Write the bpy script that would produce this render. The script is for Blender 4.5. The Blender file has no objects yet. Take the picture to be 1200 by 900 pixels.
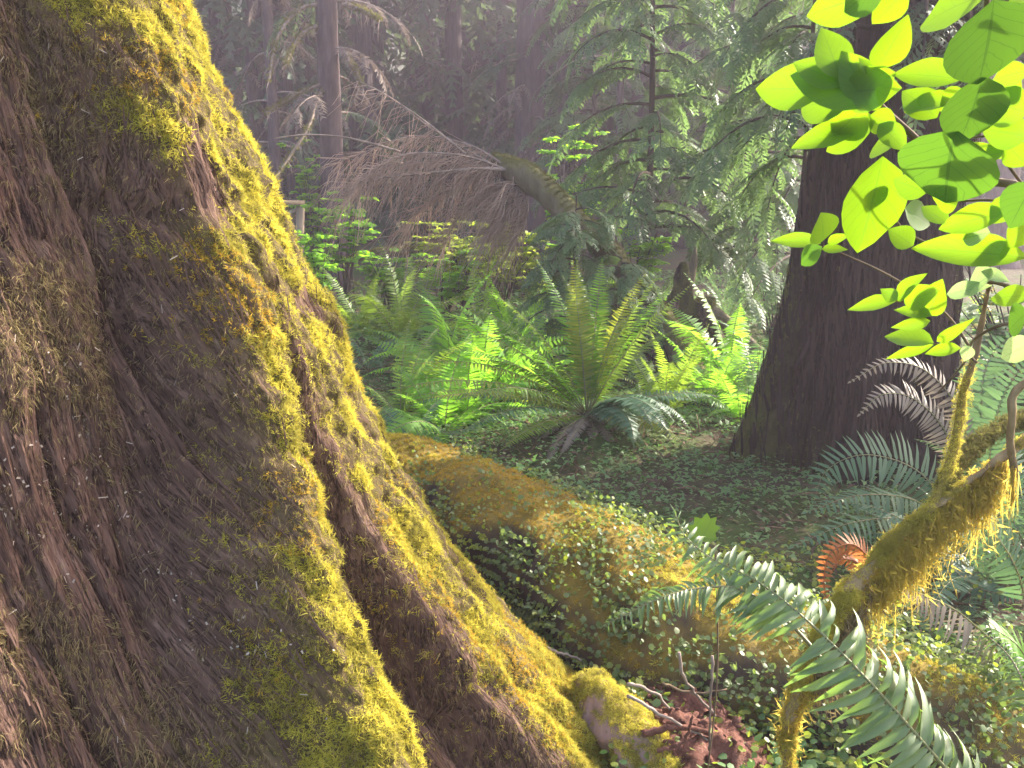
import bpy, math, random
import numpy as np
from mathutils import Vector, Matrix

# ------------------------------------------------------------------ camera, world, sun, exposure
SC = bpy.context.scene
COL = SC.collection
PITCH = math.radians(11.3)
CAMZ = 1.5
FPX = 1000.0                      # focal length in pixels of a 1200 px wide picture
cam_d = bpy.data.cameras.new('camera')
cam = bpy.data.objects.new('camera', cam_d)
COL.objects.link(cam)
cam.location = (0, 0, CAMZ)
cam.rotation_euler = (math.pi / 2 - PITCH, 0, 0)
cam_d.sensor_width = 36.0
cam_d.lens = 36.0 * FPX / 1200.0
cam_d.clip_start = 0.02
cam_d.clip_end = 600
SC.camera = cam

SUN_AZ = math.radians(33)         # from +x towards +y
SUN_EL = math.radians(29)
SDIR = np.array([math.cos(SUN_AZ) * math.cos(SUN_EL), math.sin(SUN_AZ) * math.cos(SUN_EL), math.sin(SUN_EL)])
W = bpy.data.worlds.new('World')
SC.world = W
W.use_nodes = True
nt = W.node_tree
sky = nt.nodes.new('ShaderNodeTexSky')
sky.sky_type = 'NISHITA'
sky.sun_disc = False
sky.sun_elevation = SUN_EL
sky.sun_rotation = math.pi / 2 - SUN_AZ
sky.air_density = 1.0
sky.dust_density = 4.0
sky.ozone_density = 0.6
nt.nodes['Background'].inputs['Strength'].default_value = 0.15
nt.links.new(sky.outputs[0], nt.nodes['Background'].inputs['Color'])
sl = bpy.data.lights.new('sun', 'SUN')
sl.energy = 4.0
sl.angle = math.radians(0.5)
sl.color = (1.0, 0.94, 0.82)
sun = bpy.data.objects.new('sun', sl)
COL.objects.link(sun)
sun.rotation_euler = Vector((-SDIR[0], -SDIR[1], -SDIR[2])).to_track_quat('-Z', 'Y').to_euler()
SC.view_settings.view_transform = 'Standard'
SC.view_settings.look = 'None'
SC.view_settings.gamma = 1.0
SC.view_settings.exposure = 2.4
SC.cycles.max_bounces = 7
SC.cycles.diffuse_bounces = 3
SC.cycles.glossy_bounces = 2
SC.cycles.transmission_bounces = 3
SC.cycles.volume_bounces = 1
SC.cycles.use_denoising = True

rng = np.random.default_rng(7)
random.seed(7)

# ------------------------------------------------------------------ helpers: placing
CP, SP = math.cos(PITCH), math.sin(PITCH)
FWD = np.array([0, CP, -SP]); UP = np.array([0, SP, CP]); RT = np.array([1.0, 0, 0])


def at(px, py, Y):
    """World point at ground distance Y that lies on the sight line through a pixel of the photograph."""
    d = FWD + (450 - py) / FPX * UP + (px - 600) / FPX * RT
    t = Y / d[1]
    return np.array([0, 0, CAMZ]) + d * t


def A3(l):
    return np.array([at(*p) for p in l])


# ------------------------------------------------------------------ helpers: noise
def _h(i, j, k, seed):
    n = (i.astype(np.int64) * 374761393 + j.astype(np.int64) * 668265263 + k.astype(np.int64) * 2147483647 + seed * 1274126177) & 0xFFFFFFFF
    n = ((n ^ (n >> 13)) * 1274126177) & 0xFFFFFFFF
    n = ((n ^ (n >> 15)) * 2246822519) & 0xFFFFFFFF
    return ((n ^ (n >> 16)) & 0xFFFFFF) / float(0xFFFFFF)


def vn(P, seed=0):
    P = np.asarray(P, float)
    if P.shape[-1] == 2:
        P = np.concatenate([P, np.zeros(P.shape[:-1] + (1,))], -1)
    I = np.floor(P).astype(np.int64); f = P - I; f = f * f * (3 - 2 * f)
    x, y, z = I[..., 0], I[..., 1], I[..., 2]
    r = 0
    for a in (0, 1):
        for b in (0, 1):
            for c in (0, 1):
                w = (f[..., 0] if a else 1 - f[..., 0]) * (f[..., 1] if b else 1 - f[..., 1]) * (f[..., 2] if c else 1 - f[..., 2])
                r = r + w * _h(x + a, y + b, z + c, seed)
    return r


def fbm(P, oct=4, seed=0, gain=0.5):
    P = np.asarray(P, float); s = 0; a = 1.0; t = 0
    for o in range(oct):
        s = s + a * vn(P * 2 ** o + 13.7 * o, seed + o); t += a; a *= gain
    return s / t


def sstep(a, b, x):
    t = np.clip((x - a) / (b - a), 0, 1)
    return t * t * (3 - 2 * t)


# ------------------------------------------------------------------ helpers: terrain
def terrain(x, y):
    x = np.asarray(x, float); y = np.asarray(y, float)
    P = np.stack([x, y], -1)
    h = 0.10 * (fbm(P * 0.7, 3, 3) - 0.5) + 0.05 * (fbm(P * 2.3, 3, 5) - 0.5)
    h = h + 0.35 * (fbm(P * 0.22, 2, 9) - 0.5) * sstep(6, 12, y)
    h = h + 0.035 * np.maximum(0, y - 7) + 0.0042 * np.maximum(0, y - 32) ** 2
    h = h + 0.22 * np.exp(-((x - 0.5) ** 2 + (y - 5.3) ** 2) / 0.5)
    h = h + 0.10 * np.exp(-((x - 2.0) ** 2 + (y - 4.7) ** 2) / 0.9)
    return h


def on_ground(px, Y, sink=0.0):
    z = 0.0
    for _ in range(6):
        depth = Y * CP - (z - CAMZ) * SP
        x = (px - 600) / FPX * depth
        z = float(terrain(x, Y))
    return np.array([x, Y, z - sink])


# ------------------------------------------------------------------ helpers: meshes and objects
def me_new(name, V, F, mats, smooth=False, uv=None, attrs=None, mi=None):
    V = np.asarray(V, np.float32)
    Fs = F if isinstance(F, list) else [F]
    Fs = [np.asarray(f, np.int32) for f in Fs if len(f)]
    me = bpy.data.meshes.new(name)
    me.vertices.add(len(V)); me.vertices.foreach_set('co', V.ravel())
    loops = np.concatenate([f.ravel() for f in Fs]) if Fs else np.zeros(0, np.int32)
    sizes = np.concatenate([np.full(len(f), f.shape[1], np.int32) for f in Fs]) if Fs else np.zeros(0, np.int32)
    me.loops.add(len(loops)); me.loops.foreach_set('vertex_index', loops)
    me.polygons.add(len(sizes))
    st = np.concatenate([[0], np.cumsum(sizes)[:-1]]).astype(np.int32)
    me.polygons.foreach_set('loop_start', st)
    me.polygons.foreach_set('loop_total', sizes)
    if smooth:
        me.polygons.foreach_set('use_smooth', np.ones(len(sizes), bool))
    for m in (mats if isinstance(mats, (list, tuple)) else [mats]):
        me.materials.append(m)
    if mi is not None:
        me.polygons.foreach_set('material_index', np.asarray(mi, np.int32))
    me.update(calc_edges=True)
    if uv is not None:
        ul = me.uv_layers.new(name='UVMap')
        ul.data.foreach_set('uv', np.asarray(uv, np.float32)[loops].ravel())
    for k, v in (attrs or {}).items():
        a = me.attributes.new(k, 'FLOAT', 'POINT'); a.data.foreach_set('value', np.asarray(v, np.float32))
    return me


def wloc(o):
    p = np.zeros(3)
    while o is not None:
        p = p + np.array(o.location); o = o.parent
    return p


def obj(name, V, F, mats, parent=None, smooth=False, uv=None, attrs=None, mi=None, local=False):
    """One mesh object; V is in world coordinates unless local."""
    V = np.asarray(V, float)
    if parent is not None and not local:
        V = V - wloc(parent)
    o = bpy.data.objects.new(name, me_new(name, V, F, mats, smooth, uv, attrs, mi))
    COL.objects.link(o)
    if parent is not None:
        o.parent = parent
    return o


def inst(name, me, parent, loc=(0, 0, 0), M=None):
    o = bpy.data.objects.new(name, me); COL.objects.link(o); o.parent = parent
    if M is not None:
        o.matrix_local = M
    else:
        o.location = loc
    return o


def thing(name, label, cat, loc, group=None):
    o = bpy.data.objects.new(name, None); COL.objects.link(o)
    o.empty_display_size = 0.1
    o.location = tuple(float(v) for v in loc)
    return tag(o, label, cat, group)


def tag(o, label, cat, group=None, kind=None):
    if label: o['label'] = label
    if cat: o['category'] = cat
    if group: o['group'] = group
    if kind: o['kind'] = kind
    return o


def stuff(o):
    o['kind'] = 'stuff'; return o


def norm(a):
    a = np.asarray(a, float)
    return a / np.maximum(np.linalg.norm(a, axis=-1, keepdims=True), 1e-9)


def catmull(P, n):
    P = np.asarray(P, float)
    Q = np.vstack([2 * P[0] - P[1], P, 2 * P[-1] - P[-2]])
    m = len(P) - 1
    t = np.linspace(0, m, n); i = np.minimum(t.astype(int), m - 1); f = (t - i)[:, None]
    a, b, c, d = Q[i], Q[i + 1], Q[i + 2], Q[i + 3]
    return 0.5 * (2 * b + (c - a) * f + (2 * a - 5 * b + 4 * c - d) * f ** 2 + (3 * b - a - 3 * c + d) * f ** 3)


def frames(P):
    T = norm(np.gradient(P, axis=0))
    n = np.cross(T[0], [0, 0, 1.0])
    if np.linalg.norm(n) < 1e-3: n = np.cross(T[0], [0, 1.0, 0])
    n = norm(n); N = []
    for t in T:
        n = norm(n - t * np.dot(n, t)); N.append(n)
    N = np.array(N)
    return T, N, np.cross(T, N)


def tube(P, R, n=10, disp=None, cap=True):
    """Swept tube. disp(S, TH, pos) -> radius offset."""
    P = np.asarray(P, float); m = len(P)
    R = np.broadcast_to(np.asarray(R, float), (m,))
    T, N, B = frames(P)
    th = np.linspace(0, 2 * np.pi, n, endpoint=False)
    D = N[:, None] * np.cos(th)[None, :, None] + B[:, None] * np.sin(th)[None, :, None]
    r = np.repeat(R[:, None], n, 1)
    if disp is not None:
        s = np.concatenate([[0], np.cumsum(np.linalg.norm(np.diff(P, axis=0), axis=1))])
        r = r + disp(np.repeat(s[:, None], n, 1), np.repeat(th[None], m, 0), P[:, None] + D * r[..., None])
    V = (P[:, None] + D * r[..., None]).reshape(-1, 3)
    i = np.arange(m - 1)[:, None] * n; j = np.arange(n)[None]; k = (j + 1) % n
    Q = np.stack([i + j, i + k, i + n + k, i + n + j], -1).reshape(-1, 4)
    F = [Q]
    if cap:
        V = np.vstack([V, P[0], P[-1]])
        a, b = m * n, m * n + 1
        jj = np.arange(n); kk = (jj + 1) % n
        F.append(np.vstack([np.stack([kk, jj, np.full(n, a)], -1), np.stack([(m - 1) * n + jj, (m - 1) * n + kk, np.full(n, b)], -1)]))
    return V, F


class Soup:
    def __init__(s): s.V = []; s.T = []; s.Q = []; s.n = 0; s.uv = []
    def add(s, V, F, uv=None):
        for f in (F if isinstance(F, list) else [F]):
            f = np.asarray(f)
            if len(f): (s.T if f.shape[1] == 3 else s.Q).append(f + s.n)
        s.V.append(np.asarray(V, float)); s.n += len(V)
        s.uv.append(np.zeros((len(V), 2)) if uv is None else uv)
        return s
    def get(s):
        F = []
        if s.Q: F.append(np.vstack(s.Q))
        if s.T: F.append(np.vstack(s.T))
        return np.vstack(s.V), F
    def obj(s, name, mats, parent=None, **k):
        V, F = s.get()
        return obj(name, V, F, mats, parent, **k)


def scatter(tv, tf, pos, M):
    """Copies of template (tv, tf) at pos with 3x3 matrices M (columns = axes, scaled)."""
    pos = np.asarray(pos); n, k = len(pos), len(tv)
    V = np.einsum('nij,kj->nki', M, tv) + pos[:, None]
    F = (tf[None] + (np.arange(n) * k)[:, None, None]).reshape(-1, tf.shape[1])
    return V.reshape(-1, 3), F


def mats_from(z, spin, scale, x=None):
    """Bases whose third axis is z, spun about it; or whose first axis is x with third close to z."""
    z = norm(z); n = len(z)
    if x is None:
        ref = np.where(np.abs(z[:, 2:3]) > 0.9, np.array([[1.0, 0, 0]]), np.array([[0, 0, 1.0]]))
        a = norm(np.cross(ref, z)); b = np.cross(z, a)
        c, s = np.cos(spin)[:, None], np.sin(spin)[:, None]
        X = a * c + b * s; Z = z
    else:
        X = norm(x); Z = norm(z - X * np.sum(z * X, 1, keepdims=True))
    Y = np.cross(Z, X)
    sc = np.broadcast_to(np.asarray(scale, float).reshape(-1, 1, 1), (n, 1, 1))
    return np.stack([X, Y, Z], -1) * sc


def rnd_dir(n, spread, base=(0, 0, 1)):
    return norm(np.asarray(base, float) + rng.normal(0, spread, (n, 3)))


# ------------------------------------------------------------------ materials
def nmat(name):
    m = bpy.data.materials.new(name); m.use_nodes = True
    t = m.node_tree
    for n in list(t.nodes): t.nodes.remove(n)
    out = t.nodes.new('ShaderNodeOutputMaterial')
    def N(typ, **kw):
        n = t.nodes.new(typ)
        for k, v in kw.items(): setattr(n, k, v)
        return n
    def L(a, b): t.links.new(a, b)
    return m, t, out, N, L


def mixc(N, L, fac, a, b, blend='MIX'):
    n = N('ShaderNodeMix', data_type='RGBA', blend_type=blend)
    for sock, v in ((n.inputs[0], fac), (n.inputs[6], a), (n.inputs[7], b)):
        if hasattr(v, 'is_output'): L(v, sock)
        elif isinstance(v, (int, float)): sock.default_value = v
        else: sock.default_value = (*v, 1)
    return n.outputs[2]


def math_n(N, L, op, a, b=0.5, clamp=False):
    n = N('ShaderNodeMath', operation=op, use_clamp=clamp)
    for s, v in ((n.inputs[0], a), (n.inputs[1], b)):
        if hasattr(v, 'is_output'): L(v, s)
        else: s.default_value = v
    return n.outputs[0]


def ramp(N, L, fac, stops):
    n = N('ShaderNodeValToRGB')
    e = n.color_ramp.elements
    while len(e) < len(stops): e.new(0.5)
    for x, (p, c) in zip(e, stops):
        x.position = p; x.color = (*c, 1) if len(c) == 3 else c
    L(fac, n.inputs[0])
    return n.outputs[0]


def noise(N, L, scale, detail=4, rough=0.6, vec=None, stretch=None, coord='Object'):
    tc = N('ShaderNodeTexCoord'); n = N('ShaderNodeTexNoise')
    n.inputs['Scale'].default_value = scale; n.inputs['Detail'].default_value = detail; n.inputs['Roughness'].default_value = rough
    v = tc.outputs[coord] if vec is None else vec
    if stretch:
        mp = N('ShaderNodeMapping'); mp.inputs['Scale'].default_value = stretch
        L(v, mp.inputs['Vector']); v = mp.outputs[0]
    L(v, n.inputs['Vector'])
    return n.outputs['Fac']


def leaf_mat(name, c1, c2, trans=0.4, tcol=None, rough=0.45, spec=0.35, veins=False, patch=None):
    m, t, out, N, L = nmat(name)
    g = N('ShaderNodeNewGeometry'); oi = N('ShaderNodeObjectInfo')
    r = math_n(N, L, 'FRACT', math_n(N, L, 'ADD', g.outputs['Random Per Island'], oi.outputs['Random']), 0)
    col = mixc(N, L, r, c1, c2)
    tc_ = mixc(N, L, r, tcol or tuple(min(1, x * 2.2) for x in c1), tuple(min(1, x * 1.15) for x in (tcol or tuple(y * 2.2 for y in c2))))
    nz = noise(N, L, 30, 3)
    col = mixc(N, L, math_n(N, L, 'MULTIPLY', nz, 0.35), col, tuple(x * 0.45 for x in c1))
    if patch:
        pf = ramp(N, L, noise(N, L, patch[0], 4, 0.65), [(0.46, (0, 0, 0)), (0.60, (1, 1, 1))])
        col = mixc(N, L, pf, col, patch[1]); tc_ = mixc(N, L, pf, tc_, tuple(x * 1.8 for x in patch[1]))
    p = N('ShaderNodeBsdfPrincipled')
    p.inputs['Roughness'].default_value = rough
    p.inputs['Specular IOR Level'].default_value = spec
    if veins:
        uvn = N('ShaderNodeUVMap'); sx = N('ShaderNodeSeparateXYZ'); L(uvn.outputs[0], sx.inputs[0])
        av = math_n(N, L, 'ABSOLUTE', sx.outputs['Y'])
        w = math_n(N, L, 'SUBTRACT', math_n(N, L, 'MULTIPLY', sx.outputs['X'], 7.0), math_n(N, L, 'MULTIPLY', av, 2.2))
        fr = math_n(N, L, 'ABSOLUTE', math_n(N, L, 'SUBTRACT', math_n(N, L, 'FRACT', w, 0), 0.5))
        side = math_n(N, L, 'GREATER_THAN', fr, 0.45)
        mid = math_n(N, L, 'LESS_THAN', av, 0.035)
        v = math_n(N, L, 'MAXIMUM', math_n(N, L, 'MULTIPLY', side, 0.7), mid)
        col = mixc(N, L, math_n(N, L, 'MULTIPLY', v, 0.5), col, tuple(x * 0.5 for x in c1))
        tc_ = mixc(N, L, math_n(N, L, 'MULTIPLY', v, 0.55), tc_, tuple(x * 0.8 for x in c1))
        bp = N('ShaderNodeBump'); bp.inputs['Strength'].default_value = 0.5; bp.inputs['Distance'].default_value = 0.002
        L(math_n(N, L, 'SUBTRACT', 1.0, v), bp.inputs['Height']); L(bp.outputs[0], p.inputs['Normal'])
    L(col, p.inputs['Base Color'])
    tr = N('ShaderNodeBsdfTranslucent'); L(tc_, tr.inputs['Color'])
    mx = N('ShaderNodeMixShader'); mx.inputs[0].default_value = trans
    L(p.outputs[0], mx.inputs[1]); L(tr.outputs[0], mx.inputs[2]); L(mx.outputs[0], out.inputs['Surface'])
    return m


def bark_mat(name, stops, scale=6, stretch=(1, 1, 0.15), moss=None, bump=0.6, dist=0.01, uvm=False, rough=0.9, crack=None):
    m, t, out, N, L = nmat(name)
    vec = None
    if uvm:
        vec = N('ShaderNodeUVMap').outputs[0]
    f = noise(N, L, scale, 8, 0.65, vec=vec, stretch=stretch)
    f2 = noise(N, L, scale * 0.35, 4, 0.6)
    fac = math_n(N, L, 'ADD', math_n(N, L, 'MULTIPLY', f, 0.7), math_n(N, L, 'MULTIPLY', f2, 0.3))
    col = ramp(N, L, fac, stops)
    if crack:
        cn = noise(N, L, crack[0], 5, 0.7, vec=vec, stretch=crack[1])
        cw = math_n(N, L, 'ABSOLUTE', math_n(N, L, 'SUBTRACT', cn, 0.5))
        ck = ramp(N, L, cw, [(0.0, (0.25, 0.25, 0.25)), (0.035, (1, 1, 1))])
        col = mixc(N, L, 1.0, col, ck, 'MULTIPLY')
        f = math_n(N, L, 'MULTIPLY', f, ck)
    if moss:
        at_ = N('ShaderNodeAttribute', attribute_name='moss')
        n3 = noise(N, L, 45, 5, 0.7)
        k = math_n(N, L, 'MULTIPLY', at_.outputs['Fac'], math_n(N, L, 'ADD', math_n(N, L, 'MULTIPLY', n3, 1.4), 0.25), clamp=True)
        mc = mixc(N, L, noise(N, L, 12, 3), moss[0], moss[1])
        col = mixc(N, L, k, col, mc)
    p = N('ShaderNodeBsdfPrincipled'); p.inputs['Roughness'].default_value = rough
    p.inputs['Specular IOR Level'].default_value = 0.15
    L(col, p.inputs['Base Color'])
    b = N('ShaderNodeBump'); b.inputs['Strength'].default_value = bump; b.inputs['Distance'].default_value = dist
    fb = noise(N, L, scale * 4, 6, 0.7, vec=vec, stretch=stretch)
    L(math_n(N, L, 'ADD', f, math_n(N, L, 'MULTIPLY', fb, 0.4)), b.inputs['Height']); L(b.outputs[0], p.inputs['Normal'])
    L(p.outputs[0], out.inputs['Surface'])
    return m


M = {}
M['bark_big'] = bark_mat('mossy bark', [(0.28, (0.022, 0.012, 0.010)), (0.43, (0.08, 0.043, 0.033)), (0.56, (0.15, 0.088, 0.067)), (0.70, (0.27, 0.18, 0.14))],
                         scale=15, stretch=(6, 1.0, 1), crack=(5, (9, 1.1, 1)), moss=((0.12, 0.10, 0.022), (0.05, 0.036, 0.016)), uvm=True, bump=0.8, dist=0.008)  # moss undercoat darkened to look like shade between the tufts
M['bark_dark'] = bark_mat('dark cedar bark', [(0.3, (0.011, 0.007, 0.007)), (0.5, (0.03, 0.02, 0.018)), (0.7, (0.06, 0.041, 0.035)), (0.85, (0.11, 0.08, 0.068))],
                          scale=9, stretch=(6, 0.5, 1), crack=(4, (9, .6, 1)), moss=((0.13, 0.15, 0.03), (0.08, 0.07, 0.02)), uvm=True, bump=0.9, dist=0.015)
M['bark_far'] = bark_mat('grey conifer bark', [(0.3, (0.03, 0.02, 0.022)), (0.5, (0.07, 0.05, 0.05)), (0.7, (0.12, 0.09, 0.085))], scale=5, stretch=(3, 3, 0.5), bump=0.5, dist=0.02)
M['deadwood'] = bark_mat('dead grey wood', [(0.3, (0.10, 0.075, 0.06)), (0.5, (0.22, 0.17, 0.14)), (0.7, (0.36, 0.29, 0.24))], scale=14, bump=0.4, dist=0.004)
M['twig'] = bark_mat('brown twig bark', [(0.3, (0.06, 0.04, 0.025)), (0.6, (0.16, 0.11, 0.07)), (0.8, (0.26, 0.2, 0.13))], scale=40, bump=0.3, dist=0.001)
M['limb_dark'] = bark_mat('dark limb bark', [(0.3, (0.03, 0.022, 0.018)), (0.6, (0.08, 0.06, 0.048)), (0.8, (0.14, 0.11, 0.09))], scale=20, bump=0.3, dist=0.003)
M['limbbark'] = bark_mat('golden brown limb bark', [(0.3, (0.09, 0.06, 0.03)), (0.5, (0.20, 0.14, 0.07)), (0.75, (0.34, 0.26, 0.14))], scale=30, moss=((0.22, 0.17, 0.03), (0.13, 0.10, 0.02)), bump=0.6, dist=0.004)
M['logmoss'] = bark_mat('mossy log bark', [(0.3, (0.025, 0.017, 0.014)), (0.5, (0.065, 0.045, 0.036)), (0.75, (0.13, 0.09, 0.07))], scale=10,
                        moss=((0.22, 0.15, 0.025), (0.13, 0.10, 0.02)), bump=0.7, dist=0.015)
M['logfar'] = bark_mat('far mossy log bark', [(0.3, (0.05, 0.04, 0.028)), (0.5, (0.12, 0.10, 0.06)), (0.75, (0.2, 0.165, 0.11))], scale=8,
                       moss=((0.15, 0.15, 0.05), (0.10, 0.09, 0.035)), bump=0.7, dist=0.02)
M['redrot'] = bark_mat('crumbled red wood', [(0.3, (0.05, 0.022, 0.016)), (0.5, (0.14, 0.06, 0.042)), (0.7, (0.24, 0.12, 0.09)), (0.85, (0.34, 0.21, 0.16))], scale=26, stretch=(1, 1, 1), bump=1.0, dist=0.012)
M['pinkwood'] = bark_mat('bare pinkish wood', [(0.3, (0.16, 0.09, 0.08)), (0.5, (0.30, 0.19, 0.17)), (0.75, (0.42, 0.29, 0.27))], scale=16, bump=0.4, dist=0.004,
                         moss=((0.20, 0.17, 0.03), (0.15, 0.10, 0.03)))
M['railwood'] = bark_mat('weathered rail timber', [(0.3, (0.13, 0.10, 0.07)), (0.6, (0.25, 0.2, 0.14)), (0.8, (0.34, 0.28, 0.2))], scale=12, bump=0.3, dist=0.004)

M['moss_gold'] = leaf_mat('golden green moss', (0.50, 0.43, 0.075), (0.31, 0.31, 0.045), 0.35, (0.74, 0.63, 0.09), 0.8, 0.1, patch=(11, (0.25, 0.22, 0.04)))
M['moss_ochre'] = leaf_mat('ochre moss', (0.42, 0.26, 0.035), (0.27, 0.21, 0.025), 0.3, (0.62, 0.40, 0.06), 0.8, 0.1)
M['moss_brown'] = leaf_mat('shaggy olive brown moss', (0.24, 0.18, 0.09), (0.14, 0.11, 0.05), 0.25, (0.3, 0.23, 0.10), 0.85, 0.08)
M['moss_hang'] = leaf_mat('hanging golden moss', (0.34, 0.25, 0.05), (0.25, 0.22, 0.04), 0.5, (0.66, 0.52, 0.10), 0.8, 0.1)
M['moss_dull'] = leaf_mat('dull green moss', (0.12, 0.125, 0.035), (0.08, 0.07, 0.025), 0.3, (0.25, 0.24, 0.06), 0.8, 0.1)
M['shred'] = leaf_mat('dark bark shreds', (0.055, 0.038, 0.032), (0.022, 0.015, 0.013), 0.05, None, 0.85, 0.1)
M['fibre'] = leaf_mat('loose bark fibres', (0.13, 0.078, 0.06), (0.06, 0.035, 0.028), 0.1, None, 0.85, 0.1)
M['chip'] = leaf_mat('pale bark chips', (0.42, 0.36, 0.30), (0.26, 0.2, 0.16), 0.05, None, 0.8, 0.2)
M['fern'] = leaf_mat('sword fern green', (0.075, 0.145, 0.02), (0.115, 0.185, 0.025), 0.4, (0.32, 0.48, 0.035), 0.45, 0.3)
M['fern_front'] = leaf_mat('glossy sword fern', (0.115, 0.165, 0.07), (0.155, 0.20, 0.095), 0.3, (0.26, 0.42, 0.06), 0.5, 0.38)
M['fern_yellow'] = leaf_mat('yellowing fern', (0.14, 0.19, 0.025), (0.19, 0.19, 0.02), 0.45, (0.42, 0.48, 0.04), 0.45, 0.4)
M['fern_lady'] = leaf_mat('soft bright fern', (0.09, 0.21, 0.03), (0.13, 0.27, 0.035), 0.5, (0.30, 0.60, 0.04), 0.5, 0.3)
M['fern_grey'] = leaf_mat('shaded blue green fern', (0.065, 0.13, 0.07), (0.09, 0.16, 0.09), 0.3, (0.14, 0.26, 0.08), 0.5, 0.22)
M['fern_dead'] = leaf_mat('dead rust brown fern', (0.26, 0.10, 0.035), (0.17, 0.065, 0.03), 0.35, (0.5, 0.18, 0.05), 0.6, 0.2)
M['fern_dry'] = leaf_mat('dry greyish fern', (0.17, 0.14, 0.11), (0.22, 0.18, 0.14), 0.3, (0.25, 0.2, 0.14), 0.6, 0.3)
M['rachis'] = leaf_mat('fern stalk', (0.16, 0.17, 0.06), (0.20, 0.16, 0.07), 0.1, None, 0.5, 0.4)
M['leaf_bright'] = leaf_mat('thin bright leaf', (0.14, 0.27, 0.03), (0.17, 0.30, 0.035), 0.62, (0.145, 0.262, 0.004), 0.42, 0.4, veins=True)
M['leaf_shaded'] = leaf_mat('leaf with painted shade', (0.05, 0.13, 0.025), (0.065, 0.155, 0.03), 0.35, (0.095, 0.21, 0.012), 0.5, 0.2, veins=True)  # shade from neighbouring leaves is put into this darker leaf colour
M['leaf_pale'] = leaf_mat('pale shiny leaf', (0.14, 0.24, 0.12), (0.19, 0.29, 0.15), 0.35, (0.36, 0.5, 0.16), 0.45, 0.3, veins=True)
M['shrub_bright'] = leaf_mat('bright shrub leaves', (0.10, 0.24, 0.03), (0.16, 0.30, 0.03), 0.5, (0.36, 0.66, 0.03), 0.5, 0.3)
M['shrub_olive'] = leaf_mat('yellow green shrub leaves', (0.18, 0.27, 0.035), (0.27, 0.31, 0.04), 0.5, (0.52, 0.62, 0.06), 0.5, 0.3)
M['needles'] = leaf_mat('conifer sprays', (0.07, 0.12, 0.055), (0.10, 0.16, 0.075), 0.35, (0.18, 0.30, 0.08), 0.5, 0.25)
M['needles_far'] = leaf_mat('far conifer sprays', (0.04, 0.075, 0.04), (0.07, 0.10, 0.055), 0.3, (0.13, 0.2, 0.07), 0.6, 0.25)
M['needles_dry'] = leaf_mat('dry conifer twigs', (0.38, 0.27, 0.21), (0.48, 0.36, 0.28), 0.3, (0.46, 0.33, 0.26), 0.7, 0.2)
M['twigs_dead'] = leaf_mat('dry hanging twigs', (0.12, 0.09, 0.075), (0.18, 0.14, 0.115), 0.2, (0.2, 0.15, 0.12), 0.7, 0.15)
M['oxalis'] = leaf_mat('forest floor leaves', (0.10, 0.18, 0.07), (0.15, 0.235, 0.095), 0.35, (0.22, 0.42, 0.08), 0.5, 0.2)
M['creeper'] = leaf_mat('small creeping leaves', (0.09, 0.14, 0.05), (0.17, 0.19, 0.09), 0.35, (0.24, 0.34, 0.06), 0.45, 0.28)
M['creeper_lime'] = leaf_mat('lime creeping leaves', (0.13, 0.19, 0.03), (0.20, 0.20, 0.04), 0.4, (0.36, 0.44, 0.04), 0.45, 0.35)
M['litter'] = leaf_mat('brown leaf litter', (0.17, 0.12, 0.08), (0.09, 0.055, 0.035), 0.15, None, 0.8, 0.15)


def ground_mat():
    m, t, out, N, L = nmat('forest floor')
    a = noise(N, L, 1.1, 6, 0.65); b = noise(N, L, 14, 6, 0.7)
    c1 = ramp(N, L, b, [(0.3, (0.03, 0.022, 0.014)), (0.5, (0.075, 0.055, 0.035)), (0.75, (0.13, 0.10, 0.065))])
    c2 = ramp(N, L, b, [(0.3, (0.025, 0.04, 0.012)), (0.55, (0.06, 0.085, 0.025)), (0.8, (0.11, 0.13, 0.04))])
    col = mixc(N, L, ramp(N, L, a, [(0.42, (0, 0, 0)), (0.56, (1, 1, 1))]), c1, c2)
    p = N('ShaderNodeBsdfPrincipled'); p.inputs['Roughness'].default_value = 0.95; p.inputs['Specular IOR Level'].default_value = 0.1
    L(col, p.inputs['Base Color'])
    bp = N('ShaderNodeBump'); bp.inputs['Distance'].default_value = 0.03; L(b, bp.inputs['Height']); L(bp.outputs[0], p.inputs['Normal'])
    L(p.outputs[0], out.inputs['Surface'])
    return m


M['ground'] = ground_mat()


# ------------------------------------------------------------------ templates
def tri_blade(p0, d, L, w, side):
    d = norm(d); side = norm(side)
    return np.array([p0 - side * w / 2, p0 + side * w / 2, p0 + d * L])


def moss_tuft(nb, seed, up=1.0, w=0.16, spread=0.35):
    r = np.random.default_rng(seed); V = []; F = []
    for i in range(nb):
        d = norm(np.array([r.normal(0, 0.75), r.normal(0, 0.75), up * r.uniform(0.3, 1.1)]))
        p = np.array([r.uniform(-spread, spread), r.uniform(-spread, spread), 0])
        s = norm(np.cross(d, r.normal(0, 1, 3)))
        V.append(tri_blade(p, d, r.uniform(0.5, 1.0), w * r.uniform(0.7, 1.4), s)); F.append([3 * i, 3 * i + 1, 3 * i + 2])
    return np.vstack(V), np.array(F)


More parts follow.
